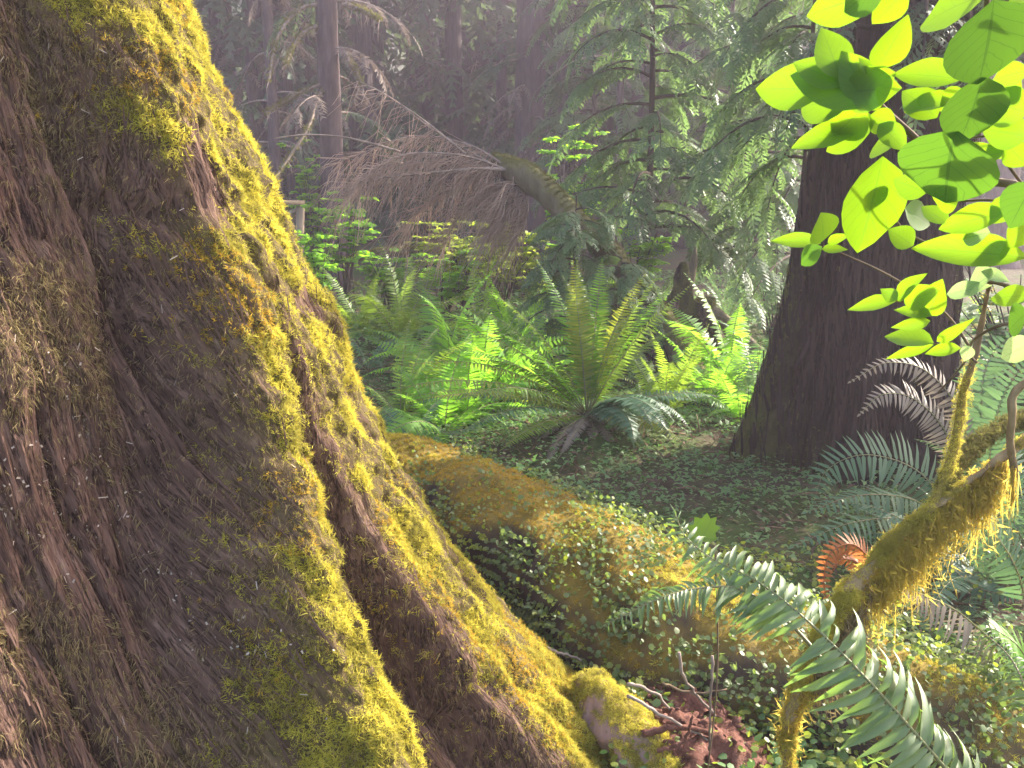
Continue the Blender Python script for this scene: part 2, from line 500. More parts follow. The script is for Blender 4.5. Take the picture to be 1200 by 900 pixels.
def hang_strand(nb, seed, w=0.065):
    """Strands that start along x/y around the origin and bend down -z, unit length."""
    r = np.random.default_rng(seed); V = []; F = []
    for i in range(nb):
        a = r.uniform(0, 2 * np.pi); o = np.array([np.cos(a), np.sin(a), 0])
        p = np.array([r.uniform(-.3, .3), r.uniform(-.3, .3), r.uniform(-.1, .1)])
        L = r.uniform(0.5, 1.1); q = p + o * 0.22 * L + np.array([0, 0, -0.35 * L]); e = q + o * r.uniform(-.1, .25) * L + np.array([0, 0, -0.65 * L])
        s = np.array([-o[1], o[0], 0]) * w * r.uniform(.6, 1.2) / 2
        k = len(V) * 5
        V.append(np.array([p - s, p + s, q - s, q + s, e])); F += [[k, k + 1, k + 2], [k + 1, k + 3, k + 2], [k + 2, k + 3, k + 4]]
    return np.vstack(V), np.array(F)


TUFT = [moss_tuft(9, i) for i in range(4)]
FEATHER = [moss_tuft(9, 20 + i, up=0.6, w=0.11, spread=0.5) for i in range(4)]
STRAND = [hang_strand(4, 40 + i) for i in range(4)]


def spray_template(seed, pairs=9, w=0.075, simple=False):
    """A flat drooping conifer spray, length 1 along +x."""
    r = np.random.default_rng(seed); V = []; F = []
    def z(x): return 0.10 * x - 0.32 * x * x
    def blade(p, q, w):
        d = norm(q - p); s = norm(np.cross([0, 0, 1.0], d)) * w / 2
        m = p * 0.5 + q * 0.5 + np.array([0, 0, 0.015])
        k = sum(len(v) for v in V)
        if simple:
            V.append(np.array([p - s, p + s, q])); F.append([k, k + 1, k + 2]); return
        V.append(np.array([p, m - s, m + s, q])); F.extend([[k, k + 1, k + 2], [k + 1, k + 3, k + 2]])
    for x0, x1 in ((0, .34), (.3, .68), (.64, 1.0)):
        blade(np.array([x0, 0, z(x0)]), np.array([x1, 0, z(x1)]), w * 0.7)
    for i in range(pairs):
        x = 0.06 + 0.86 * i / (pairs - 1)
        L = (0.42 * (1 - 0.72 * x) * (0.55 + 0.45 * min(1, x * 4))) * r.uniform(.8, 1.15)
        for s in (-1, 1):
            a = r.uniform(0.75, 1.1)
            p = np.array([x, 0, z(x)]); q = p + np.array([L * math.cos(a), s * L * math.sin(a), -0.22 * L + z(x + L * .5) - z(x)])
            blade(p, q, w * r.uniform(.8, 1.2))
            if L > 0.24 and not simple:
                for f, sg in ((0.45, 1), (0.7, -1)):
                    pp = p + (q - p) * f; b = a * 1.0 + sg * 0.8
                    blade(pp, pp + np.array([L * .35 * math.cos(b), s * L * .35 * math.sin(b), -0.05 * L]), w * 0.8)
    return np.vstack(V), np.array(F)


SPRAY = [spray_template(i) for i in range(5)]
SPRAY_LOW = [spray_template(60 + i, pairs=7, w=0.10, simple=True) for i in range(3)]
SPRAY_FAR = [spray_template(70 + i, pairs=5, w=0.17, simple=True) for i in range(3)]


def frond_on_curve(C, nrm_hint, npair, Lmax, w, r, prof=None, droop=0.15, fwd=0.25, irregular=0.1, r0=0.004, start=0.12, terminal=True):
    """Fern frond along the 3D curve C: returns (rachis V,F) and pinna list of (p, dir, normal, length)."""
    C = np.asarray(C, float); n = len(C)
    s = np.concatenate([[0], np.cumsum(np.linalg.norm(np.diff(C, axis=0), axis=1))]); s = s / s[-1]
    T = norm(np.gradient(C, axis=0)); H = np.asarray(nrm_hint, float)
    H = np.broadcast_to(H, T.shape)
    Nn = norm(H - T * np.sum(H * T, 1, keepdims=True)); S = np.cross(T, Nn)
    pin = []
    prof = prof or (lambda t: min(1, 0.62 + t * 1.6) * (1 - max(0, (t - 0.45) / 0.55) ** 1.7) + 0.06)
    for i in range(npair):
        t = start + (1 - start) * (i + 0.5) / npair
        t = min(t, 0.995)
        f = t * 1.0
        p = np.array([np.interp(f, s, C[:, k]) for k in range(3)])
        tt = norm(np.array([np.interp(f, s, T[:, k]) for k in range(3)]))
        nn = norm(np.array([np.interp(f, s, Nn[:, k]) for k in range(3)]))
        ss = norm(np.cross(tt, nn))
        L = Lmax * prof((i + .5) / npair)
        for sg in (-1, 1):
            d = norm(ss * sg + tt * (fwd + r.normal(0, irregular)) - nn * (droop + r.normal(0, irregular)))
            pin.append((p, d, norm(nn + r.normal(0, irregular * 1.2, 3)), L * r.uniform(.88, 1.08)))
    if terminal:
        pin.append((C[-1], T[-1], Nn[-1], Lmax * 0.22))
    rad = r0 * (1 - 0.8 * s)
    return tube(C, rad, 5), pin


PIN_V = np.array([[0, 0, 0], [.10, -.5, 0.004], [.10, .5, .004], [.6, -.36, -.01], [.6, .36, -.01], [1, 0, -.09]])
PIN_F = np.array([[0, 1, 2], [1, 3, 2], [2, 3, 4], [3, 5, 4]])


def pin_mesh(pin, w):
    p = np.array([q[0] for q in pin]); d = np.array([q[1] for q in pin]); nn = np.array([q[2] for q in pin]); L = np.array([q[3] for q in pin])
    Mx = mats_from(nn, None, 1.0, x=d)
    Mx[:, :, 0] *= L[:, None]; Mx[:, :, 1] *= (w * (0.5 + 0.5 * L / L.max()))[:, None]; Mx[:, :, 2] *= L[:, None]
    return scatter(PIN_V, PIN_F, p, Mx)


def frond_template(e0, bend, L=1.0, npair=34, Lmax=0.105, w=0.02, seed=0, droop=0.18, twist=0.0):
    """Frond in the local x-z plane leaving the crown at elevation e0 and bending over by `bend` radians."""
    r = np.random.default_rng(seed); n = 18
    t = np.linspace(0, 1, n); ang = e0 - bend * t ** 1.4
    ds = L / (n - 1)
    x = np.concatenate([[0], np.cumsum(np.cos(ang[:-1]) * ds)]); z = np.concatenate([[0], np.cumsum(np.sin(ang[:-1]) * ds)])
    y = 0.06 * r.normal() * t ** 2
    C = np.stack([x, y, z], -1)
    H = np.stack([-np.sin(ang), np.full(n, twist), np.cos(ang)], -1)
    (rv, rf), pin = frond_on_curve(C, H, npair, Lmax, w, r, droop=droop, r0=0.0045)
    pv, pf = pin_mesh(pin, w)
    s = Soup().add(rv, rf); nq = len(rf[0])
    nt_r = len(rf[1])
    s.add(pv, pf)
    V, F = s.get()
    mi = np.concatenate([np.ones(nq, int), np.ones(nt_r, int), np.zeros(len(pf), int)])
    return V, F, mi


FRONDS = {}


def frond_set(key, leaf, stalk='rachis', **kw):
    if (key, leaf) not in FRONDS:
        out = []
        for i, (e0, b) in enumerate(((1.35, 0.7), (1.15, 1.0), (0.95, 1.3), (0.8, 1.5), (0.5, 1.1), (0.25, 1.0))):
            for j in range(2):
                V, F, mi = frond_template(e0 + 0.06 * j, b * (1 + .12 * j), seed=100 + 10 * i + j, **kw)
                out.append((e0, me_new('frond', V, F, [M[leaf], M[stalk]], mi=mi)))
        FRONDS[(key, leaf)] = out
    return FRONDS[(key, leaf)]


def fern(label, loc, n, size, leaf='fern', key='std', group='sword ferns on the forest floor', emin=0.2, emax=1.4, az=(0, 6.283), name='sword_fern', extra=None, cat='fern', kw=None):
    t = thing(name, label, cat, loc, group)
    fs = frond_set(key, leaf, **(kw or {}))
    pool = [f for f in fs if emin - 0.1 <= f[0] <= emax + 0.1]
    a0 = rng.uniform(0, 6)
    for i in range(n):
        e, me = pool[rng.integers(len(pool))]
        u = (i + rng.uniform(0.1, .9)) / n
        a = az[0] + (az[1] - az[0]) * u
        o = inst('frond', me, t)
        o.rotation_euler = (rng.normal(0, .22), rng.normal(0, .13), a + rng.normal(0, .2))
        k = size * rng.uniform(.6, 1.15)
        o.scale = (k, k, k)
    low = [f for f in frond_set(key, 'fern_dry', **(kw or {})) if f[0] < .7]
    for i in range(3):
        o = inst('dead_frond', low[rng.integers(len(low))][1], t)
        o['label'] = 'dry brown frond hanging at the base'
        o.rotation_euler = (rng.normal(0, .3), rng.uniform(.2, .5), rng.uniform(0, 6.28))
        k = size * rng.uniform(.45, .75); o.scale = (k, k, k)
    return t


def frond_obj(parent, e0, bend, az, L, leaf, npair=38, Lmax=0.11, w=0.02, roll=0.0, seed=1, droop=0.18):
    V, F, mi = frond_template(e0, bend, L, npair, Lmax, w, seed, droop)
    o = bpy.data.objects.new('frond', me_new('frond', V, F, [M[leaf], M['rachis']], mi=mi)); COL.objects.link(o); o.parent = parent
    o.rotation_euler = (roll, 0, az)
    return o


# ------------------------------------------------------------------ ground
def build_ground():
    gy = np.concatenate([np.linspace(-8, 0, 30), np.linspace(0.06, 9, 160), 9 + np.cumsum(np.linspace(0.08, 2.5, 82))])
    gx = np.concatenate([-np.cumsum(np.linspace(0.05, 1.6, 120))[::-1], [0], np.cumsum(np.linspace(0.05, 1.6, 120))])
    X, Y = np.meshgrid(gx, gy)
    Z = terrain(X, Y)
    near = sstep(14, 6, Y)
    Z = Z + near * 0.035 * (fbm(np.stack([X, Y], -1) * 9, 3, 21) - 0.5)
    V = np.stack([X, Y, Z], -1).reshape(-1, 3)
    nx, ny = len(gx), len(gy)
    i = np.arange(ny - 1)[:, None] * nx; j = np.arange(nx - 1)[None]
    Q = np.stack([i + j, i + j + 1, i + nx + j + 1, i + nx + j], -1).reshape(-1, 4)
    o = obj('ground', V, Q, M['ground'], smooth=True)
    o['kind'] = 'structure'
    return gx.min(), gx.max(), gy.min(), gy.max()


GB = build_ground()


# ------------------------------------------------------------------ the huge mossy trunk
def frac_grid(nz, nth):
    i = np.arange(nz - 1)[:, None] * nth; j = np.arange(nth - 1)[None]
    return np.stack([i + j, i + j + 1, i + nth + j + 1, i + nth + j], -1).reshape(-1, 4)


AX, AY, LEAN = -1.70, 2.2, -0.28


def lobe(th, c, w):
    d = (th - c + np.pi) % (2 * np.pi) - np.pi
    return np.exp(-(d / w) ** 2)


def ridge_a(z):
    """Angle of the inner buttress crest at height z (it swings towards the viewer near the ground)."""
    return np.deg2rad(np.interp(z, [0, .4, .7, .95, 1.5, 2.4], [-27, -23, -19.5, -15, -9, -6]))


def groove_mask(th, z):
    d = np.deg2rad
    return sstep(0, d(2.6), d(-8.6) - th) * sstep(0, d(2.6), th - ridge_a(z) - d(1.2)) * sstep(1.8, 1.15, z)


def big_r(th, z):
    """Radius of the huge trunk without fine relief; th from +x, counter-clockwise seen from above."""
    d = np.deg2rad
    zz = np.clip(z, -0.3, 3.0)
    prof = 1.98 - 0.32 * zz + 0.05 * zz ** 2 - 0.02 * np.maximum(0, z - 2.2)
    prof = prof + np.interp(z, [0, .32, .55, .8, 1.0, 1.2, 1.6, 2.4], [-.015, -.12, -.16, -.175, -.16, -.13, -.115, -.105])
    k = np.clip(1 - zz / 2.6, 0, 1)
    tA = ridge_a(z)
    u = tA - th
    front = (.13 + .20 * k) * sstep(d(1), d(9), u) + .46 * np.clip(u - .04, 0, 1.1)
    front = front * sstep(-2.9, -1.9, th)
    right = .24 * sstep(d(2), d(30), th)
    r = prof - front - right - .215 * groove_mask(th, z)
    amp = .02 + .06 * k
    lb = .8 * lobe(th, d(-52) - .25 * (1 - zz), .12) + .8 * lobe(th, d(-75) - .2 * (1 - zz), .15) + .6 * lobe(th, d(-38) - .2 * (1 - zz), .07) \
        + .7 * lobe(th, d(40), .2) + .8 * lobe(th, d(75), .2) + .7 * lobe(th, d(120), .25) + .7 * lobe(th, d(170), .3) + .6 * lobe(th, d(-140), .3)
    # a shallow rill splits the outer crest near the ground
    rill = .045 * lobe(th, d(-4.5), .022) * sstep(1.1, .5, z)
    return r + amp * lb - rill


def build_big_tree():
    nz, nth = 430, 560
    z = np.concatenate([np.linspace(-0.25, 2.3, 370), np.linspace(2.34, 9.0, 60)])
    th = np.concatenate([np.linspace(-math.pi, -1.05, 60, endpoint=False), np.linspace(-1.05, 0.2, 420, endpoint=False), np.linspace(0.2, math.pi, 70)])
    TH, Z = np.meshgrid(th, z)
    r = big_r(TH, Z)
    # grain runs slightly spiral; fibres and furrows follow it
    g = TH - 0.09 * Z
    wob = 0.05 * (fbm(np.stack([TH * 3, Z * 1.2], -1), 3, 31) - .5)
    gg = (g + wob)
    near = sstep(2.9, 2.3, Z) * sstep(-1.6, -1.05, TH) * sstep(1.0, .2, TH)
    f1 = fbm(np.stack([gg * 9, Z * 0.8], -1), 3, 41)
    f2 = fbm(np.stack([gg * 26, Z * 1.7], -1), 3, 43)
    f3 = fbm(np.stack([gg * 75, Z * 5], -1), 2, 47)
    fur = np.abs(fbm(np.stack([gg * 13 + 5, Z * 1.0], -1), 3, 53) - 0.5)
    fur = -np.clip(0.045 - fur, 0, 1) / 0.045
    f4 = fbm(np.stack([gg * 160, Z * 9], -1), 2, 49)
    plate = np.abs(fbm(np.stack([gg * 30 + 3, Z * 4.5], -1), 3, 57) - 0.5)
    plate = -np.clip(0.05 - plate, 0, 1) / 0.05
    P = np.stack([TH * 1.9, Z, np.zeros_like(Z)], -1)
    lump = fbm(P * 6, 3, 61); lump2 = fbm(P * 19, 3, 63)
    # bright moss: on the flank that gets light
    D = np.deg2rad
    tA = ridge_a(Z)
    light = sstep(-0.10, 0.015, TH - tA + .05 * sstep(.9, .4, Z) + (.05 + .16 * sstep(.9, 1.8, Z)) * (fbm(P * 5.0, 3, 71) - 0.35))
    # the groove between the two buttresses stays bare and brown
    groove = sstep(0, D(2.2), D(-6.4) - TH) * sstep(0, D(2.2), TH - tA - D(1.4)) * sstep(1.75, 1.2, Z)
    bright = light * (1 - 0.95 * groove) * sstep(0.34, 0.47, fbm(P * np.array([6.5, 3.2, 1]), 4, 77) + 0.10 * light)
    shag = (1 - light) * sstep(0.42, 0.56, fbm(P * np.array([2.4, 1.9, 1]) + 4.3, 4, 81))
    fiss = lobe(TH, tA - D(6.0) - .03 * (fbm(np.stack([Z * 3, Z * 0], -1), 2, 87) - .5), .045) * sstep(.45, .7, Z) * sstep(1.65, 1.3, Z)
    shag = np.maximum(shag * (1 - fiss), groove * 0.35)
    bright = bright * (1 - .8 * fiss)
    moss = np.clip(0.75 * bright + 0.15 * shag, 0, 1)
    r = r - fiss * (.05 + .05 * np.abs(f2 - .5) * 4)
    r = r + near * (0.034 * (f1 - .5) + 0.042 * (f2 - .5) + 0.024 * (f3 - .5) + 0.011 * (f4 - .5) + 0.016 * plate * (1 - moss) + 0.035 * fur * (1 - 0.6 * moss) + 0.02 * (lump - .5)
                    + bright * (0.030 * lump + 0.040 * (lump2 - 0.4) + 0.022 * (vn(P * 45, 64) - .4)) + shag * (0.030 * lump + 0.022 * (lump2 - 0.5)))
    X = AX + LEAN * Z + r * np.cos(TH); Y = AY + r * np.sin(TH)
    Y[:, -1] = Y[:, 0]; X[:, -1] = X[:, 0]
    V = np.stack([X, Y, Z], -1)
    du = np.gradient(V, axis=1); dv = np.gradient(V, axis=0)
    Nn = norm(np.cross(du, dv)); area = np.linalg.norm(np.cross(du, dv), axis=-1)
    t = thing('mossy_tree', 'huge leaning tree with buttressed base, brown bark and golden moss along its sunny edge', 'tree', (AX, AY, 0))
    obj('trunk', V.reshape(-1, 3), frac_grid(len(z), len(th)), M['bark_big'], t, smooth=True,
        uv=np.stack([gg * 1.8, Z], -1).reshape(-1, 2), attrs={'moss': moss.ravel()})
    vis = (TH > -1.0) & (TH < 0.2) & (Z > 0) & (Z < 2.25)
    Vf, Nf = V.reshape(-1, 3), Nn.reshape(-1, 3)

    def pick(w, n):
        w = (w * vis * area).ravel(); w = w / w.sum()
        idx = rng.choice(len(w), n, p=w)
        return Vf[idx] + rng.normal(0, 0.003, (n, 3)), Nf[idx], idx

    # bright feathery moss
    s = Soup()
    clump = sstep(0.40, 0.62, fbm(P * 14, 3, 91))
    p, n_, idx = pick(bright * (0.75 + clump), 52000)
    cl = clump.ravel()[idx]
    for k in range(4):
        q = np.arange(len(p)) % 4 == k
        sc = rng.uniform(0.007, 0.017, q.sum()) * (0.6 + 0.8 * cl[q])
        s.add(*scatter(*FEATHER[k], p[q], mats_from(n_[q] + rng.normal(0, .3, (q.sum(), 3)) + [0, 0, -.15], rng.uniform(0, 6.3, q.sum()), sc)))
    stuff(s.obj('moss', M['moss_gold'], t))
    s = Soup()
    p, n_, idx = pick(bright * sstep(0.52, 0.66, fbm(P * 4.5, 3, 95)), 7000)
    for k in range(4):
        q = np.arange(len(p)) % 4 == k
        s.add(*scatter(*TUFT[k], p[q], mats_from(n_[q] + rng.normal(0, .4, (q.sum(), 3)), rng.uniform(0, 6.3, q.sum()), rng.uniform(0.008, 0.018, q.sum()))))
    stuff(s.obj('ochre_moss', M['moss_ochre'], t))
    # shaggy brown moss in the shade, hanging in short strands
    s = Soup()
    p, n_, idx = pick(shag ** 1.2 + 0.16 * (1 - light), 34000)
    for k in range(4):
        q = np.arange(len(p)) % 4 == k; m = q.sum()
        zax = norm(np.array([0, 0, 1.0]) + rng.normal(0, .45, (m, 3)) - 0.5 * n_[q])
        s.add(*scatter(*STRAND[k], p[q] + n_[q] * 0.004, mats_from(zax, rng.uniform(0, 6.3, m), rng.uniform(0.008, 0.026, m))))
    stuff(s.obj('shaggy_moss', M['moss_brown'], t))
    # loose bark fibres lying along the grain
    GT = norm(dv + 0.09 * du / np.maximum(np.gradient(TH, axis=1)[..., None], 1e-6) * np.gradient(Z, axis=0)[..., None]).reshape(-1, 3)
    fv = np.array([[-.5, -.3, 0], [-.5, .3, 0], [-.17, -.5, .35], [-.17, .5, .35], [.2, -.45, .4], [.2, .45, .4], [.5, -.15, .1], [.5, .15, .1]])
    ff = np.array([[0, 2, 1], [1, 2, 3], [2, 4, 3], [3, 4, 5], [4, 6, 5], [5, 6, 7]])
    p, n_, idx = pick((1 - bright) * (1 - .5 * shag) * (.3 + sstep(.4, .6, fbm(P * 4 + 2, 3, 97))), 8000)
    Mx = mats_from(n_, None, 1.0, x=GT[idx] + rng.normal(0, .07, (len(p), 3)))
    Ls = rng.uniform(.02, .12, len(p)); Mx[:, :, 0] *= Ls[:, None]; Mx[:, :, 1] *= rng.uniform(.0012, .005, len(p))[:, None]; Mx[:, :, 2] *= rng.uniform(.004, .012, len(p))[:, None]
    stuff(obj('bark_fibres', *scatter(fv, ff, p, Mx), M['fibre'], t))
    # pale chips and dead needles caught in the bark
    s = Soup()
    cw = sstep(0.60, 0.72, fbm(P * 5 + 8, 3, 99)) * (1 - light)
    p, n_, idx = pick(cw, 620)
    cv = np.array([[-.5, -.3, 0], [.5, -.22, .12], [.42, .3, 0], [-.4, .25, .15]]); cf = np.array([[0, 1, 2], [0, 2, 3]])
    s.add(*scatter(cv, cf, p + n_ * 0.005, mats_from(n_ + rng.normal(0, .5, n_.shape), rng.uniform(0, 6.3, len(p)), rng.uniform(0.003, 0.008, len(p)))))
    nv = np.array([[-.5, -.06, 0], [.5, -.04, .08], [.5, .05, .08], [-.5, .06, 0]])
    p, n_, idx = pick((1 - light) + .05, 160)
    s.add(*scatter(nv, cf, p + n_ * 0.012, mats_from(n_ + rng.normal(0, .3, n_.shape), rng.uniform(0, 6.3, len(p)), rng.uniform(0.008, 0.020, len(p)))))
    stuff(s.obj('bark_chip', M['chip'], t))
    return t


build_big_tree()


# ------------------------------------------------------------------ tufts on any swept log
def surf(V, m, n):
    """Grid points and outward normals of the first m*n vertices of a tube."""
    G = V[:m * n].reshape(m, n, 3)
    du = np.roll(G, -1, 1) - np.roll(G, 1, 1); dv = np.gradient(G, axis=0)
    N = np.cross(du, dv); a = np.linalg.norm(N, axis=-1)
    N = norm(N); c = G.mean(1, keepdims=True)
    N = N * np.sign(np.sum(N * (G - c), -1, keepdims=True))
    return G.reshape(-1, 3), N.reshape(-1, 3), a.ravel()


def pick_surf(P, N, a, w, n):
    w = np.clip(w, 0, None) * a; w = w / w.sum()
    i = rng.choice(len(w), n, p=w)
    return P[i] + rng.normal(0, 0.004, (n, 3)), N[i], i


def tufts(P, N, scale, temps, jit=0.3, down=0.0):
    s = Soup()
    for k in range(4):
        q = np.arange(len(P)) % 4 == k; m = q.sum()
        sc = scale[q] if np.ndim(scale) else rng.uniform(scale * .6, scale * 1.4, m)
        s.add(*scatter(*temps[k], P[q], mats_from(N[q] + rng.normal(0, jit, (m, 3)) + [0, 0, -down], rng.uniform(0, 6.3, m), sc)))
    return s


ROUND_V = np.array([[-.1, 0, 0], [.1, -.42, .06], [.6, -.46, .03], [1, 0, -.08], [.6, .46, .03], [.1, .42, .06]]); ROUND_V[:, 0] -= .1
ROUND_F = np.array([[0, 1, 5], [1, 2, 4], [1, 4, 5], [2, 3, 4]])


def leaves_on(P, N, scale, upw=0.6, jit=0.45, off=0.02):
    n = len(P)
    return scatter(ROUND_V, ROUND_F, P + N * rng.uniform(0.0, off, (n, 1)), mats_from(N * (1 - upw) + np.array([0, 0, upw]) + rng.normal(0, jit, (n, 3)), rng.uniform(0, 6.3, n), rng.uniform(scale * .6, scale * 1.35, n)))


def build_nurse_log():
    pts = np.array([at(360, 625, 4.7), at(480, 658, 4.1), at(580, 698, 3.55), at(680, 740, 3.1), at(780, 800, 2.75), at(900, 870, 2.5), at(1060, 960, 2.3), at(1200, 1040, 2.2)])
    pts[:, 2] = np.maximum(pts[:, 2], [0.04, .04, .04, .03, .0, -.05, -.12, -.25])
    C = catmull(pts, 120); R = np.interp(np.linspace(0, 1, 120), [0, .2, .45, .7, 1], [.30, .34, .35, .33, .3])
    nn = 64
    V, F = tube(C, R, nn, disp=lambda s, th, p: 0.16 * (fbm(p * 3.2, 3, 5) - .5) + 0.06 * (fbm(p * 11, 3, 6) - .5))
    P, N, a = surf(V, 120, nn)
    top = sstep(0.50, 0.90, N[:, 2] + 0.5 * (fbm(P * 4, 3, 8) - .5))
    mv = np.concatenate([top, [0, 0]])
    t = thing('nurse_log', 'thick fallen log with ochre moss on top and small leaves creeping down its side', 'log', C[60] * [1, 1, 0])
    obj('log_body', V, F, M['logmoss'], t, smooth=True, attrs={'moss': mv})
    far = sstep(2.4, 3.6, P[:, 1])
    p, n_, i = pick_surf(P, N, a, top * (.25 + far), 6500)
    stuff(tufts(p, n_, 0.017, FEATHER).obj('ochre_moss', M['moss_ochre'], t))
    p, n_, i = pick_surf(P, N, a, top * sstep(.5, .62, fbm(P * 3.1, 3, 18)), 4500)
    stuff(tufts(p, n_, 0.018, FEATHER).obj('golden_moss', M['moss_gold'], t))
    side = (1 - 0.96 * top * (.35 + .65 * far)) * (N[:, 2] > -.35) * (N[:, 1] < .5)
    p, n_, i = pick_surf(P, N, a, side * sstep(.36, .55, fbm(P * 5, 3, 28)), 13000)
    v, f = leaves_on(p, n_, 0.0155, off=0.07, jit=.7)
    stuff(obj('creeper_leaves', v, f, M['creeper'], t))
    p, n_, i = pick_surf(P, N, a, side * sstep(.5, .62, fbm(P * 3, 3, 29)), 5000)
    v, f = leaves_on(p, n_, 0.013, off=0.08, jit=.6)
    stuff(obj('lime_creeper_leaves', v, f, M['creeper_lime'], t))
    return C, R


LOGC, LOGR = build_nurse_log()


# ------------------------------------------------------------------ dark cedar trunk
def build_cedar():
    bx, by = 1.98, 4.95
    z = np.concatenate([np.linspace(-0.2, 3.2, 190), np.linspace(3.3, 5.2, 30)])
    th = np.linspace(-math.pi, math.pi, 260)
    TH, Z = np.meshgrid(th, z); zz = np.clip(Z, 0, 20)
    r = 0.41 + 0.19 * np.exp(-zz / 0.75) - 0.012 * np.maximum(0, zz - 2)
    k = np.exp(-zz / 0.8)
    lb = lobe(TH, -2.85, .3) * 1.0 + .6 * lobe(TH, -1.9, .25) + .7 * lobe(TH, -1.2, .25) + .6 * lobe(TH, -.5, .25) + .7 * lobe(TH, .5, .4) + .6 * lobe(TH, 1.8, .4)
    r = r + 0.17 * k * (lb - 0.35) + 0.03 * (lb - .4)
    g = TH * 1.0 + 0.06 * Z
    r = r + 0.07 * (fbm(np.stack([g * 4, Z * .6], -1), 3, 11) - .5) + 0.06 * (fbm(np.stack([g * 12, Z * 1.2], -1), 3, 12) - .5) + 0.016 * (fbm(np.stack([g * 36, Z * 4], -1), 2, 13) - .5)
    r = r - 0.09 * np.clip(0.05 - np.abs(fbm(np.stack([g * 7, Z * .7], -1), 3, 14) - .5), 0, 1) / .05
    X = bx + 0.085 * Z + r * np.cos(TH); Y = by + 0.02 * Z + r * np.sin(TH)
    X[:, -1] = X[:, 0]; Y[:, -1] = Y[:, 0]
    z0 = float(terrain(bx, by))
    V = np.stack([X, Y, Z + z0], -1)
    t = thing('cedar_tree', 'thick dark trunk with fibrous bark and flared foot beyond the shaded ferns', 'tree', (bx, by, z0))
    n1 = fbm(np.stack([TH * 2, Z * 2], -1), 3, 15)
    moss = lobe(TH, -2.95, .28) * np.exp(-zz / 0.9) * 1.1 + 0.35 * sstep(.55, .7, n1)
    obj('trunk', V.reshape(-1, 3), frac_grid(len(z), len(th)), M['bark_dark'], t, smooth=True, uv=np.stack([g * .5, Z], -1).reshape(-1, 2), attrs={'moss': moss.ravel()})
    # bark shreds: peeling strips
    s = Soup()
    for i in range(26):
        a = rng.uniform(-2.9, -.4); z1 = rng.uniform(.5, 2.6); L = rng.uniform(.15, .5)
        zs = np.linspace(z1, z1 - L, 6)
        ii = [np.array([X[np.argmin(abs(z - q)), np.argmin(abs(th - a))], Y[np.argmin(abs(z - q)), np.argmin(abs(th - a))], q + z0]) for q in zs]
        ii = np.array(ii); out = np.array([math.cos(a), math.sin(a), 0])
        off = np.linspace(.01, rng.uniform(.03, .07), 6)
        s.add(*tube(ii + out * off[:, None] + rng.normal(0, .004, (6, 3)), rng.uniform(.005, .012), 4))
    fv = np.array([[-.5, -.3, 0], [-.5, .3, 0], [0, -.5, .5], [0, .5, .5], [.5, -.15, .1], [.5, .15, .1]]); ff = np.array([[0, 2, 1], [1, 2, 3], [2, 4, 3], [3, 4, 5]])
    Pq = V.reshape(-1, 3); Nq = norm(np.cross(np.gradient(V, axis=1), np.gradient(V, axis=0))).reshape(-1, 3)
    ok = ((TH > -2.95) & (TH < -.1) & (Z > 0) & (Z < 2.9)).ravel(); i = rng.choice(np.nonzero(ok)[0], 3800)
    Mx = mats_from(Nq[i], None, 1.0, x=np.array([.085, 0, -1.0]) + rng.normal(0, .08, (len(i), 3)))
    Mx[:, :, 0] *= rng.uniform(.05, .32, len(i))[:, None]; Mx[:, :, 1] *= rng.uniform(.006, .022, len(i))[:, None]; Mx[:, :, 2] *= rng.uniform(.01, .045, len(i))[:, None]
    v, f = scatter(fv, ff, Pq[i], Mx); s.add(v, f)
    stuff(s.obj('bark_shreds', M['shred'], t))
    w = moss.ravel() * (V.reshape(-1, 3)[:, 2] < 1.3 + z0)
    P = V.reshape(-1, 3); N = norm(P - np.stack([bx + .085 * (P[:, 2] - z0), np.full(len(P), by), P[:, 2]], -1))
    w = w / w.sum(); i = rng.choice(len(w), 1800, p=w)
    stuff(tufts(P[i], N[i], 0.02, FEATHER).obj('moss', M['moss_dull'], t))
    for q in range(13):
        zc = rng.uniform(2.15, 3.5); a = rng.uniform(-2.75, -.7)
        bs = np.array([bx + .085 * zc + .38 * math.cos(a), by + .38 * math.sin(a), zc + z0])
        w, f2_ = Soup(), Soup()
        bough(f2_, w, bs, a, rng.uniform(.45, .85), .75, .26, 9, lift=.1)
        bo = w.obj('bough', M['limb_dark'], t, smooth=True)
        stuff(f2_.obj('foliage', M['needles_far'], bo))
    # trunk cut short out of view to let the sun past; splintered top added
    k0 = len(z) - 1
    rim = V[k0]; cen = rim.mean(0)
    tp = np.vstack([rim, cen + [0, 0, -.15]]); nr = len(rim)
    obj('added_top', tp, np.array([[a, (a + 1) % nr, nr] for a in range(nr)]), M['redrot'], t)
    return t


def bough_curve(base, az, L, droop, n=9, lift=0.25):
    t = np.linspace(0, 1, n)
    h = np.array([math.cos(az), math.sin(az), 0])
    C = base + h * (L * (t - .12 * t ** 2))[:, None]
    C[:, 2] += L * (lift * t - droop * t ** 2)
    side = np.array([-h[1], h[0], 0])
    C += side * (rng.normal(0, .06) * L * t ** 2)[:, None]
    return C


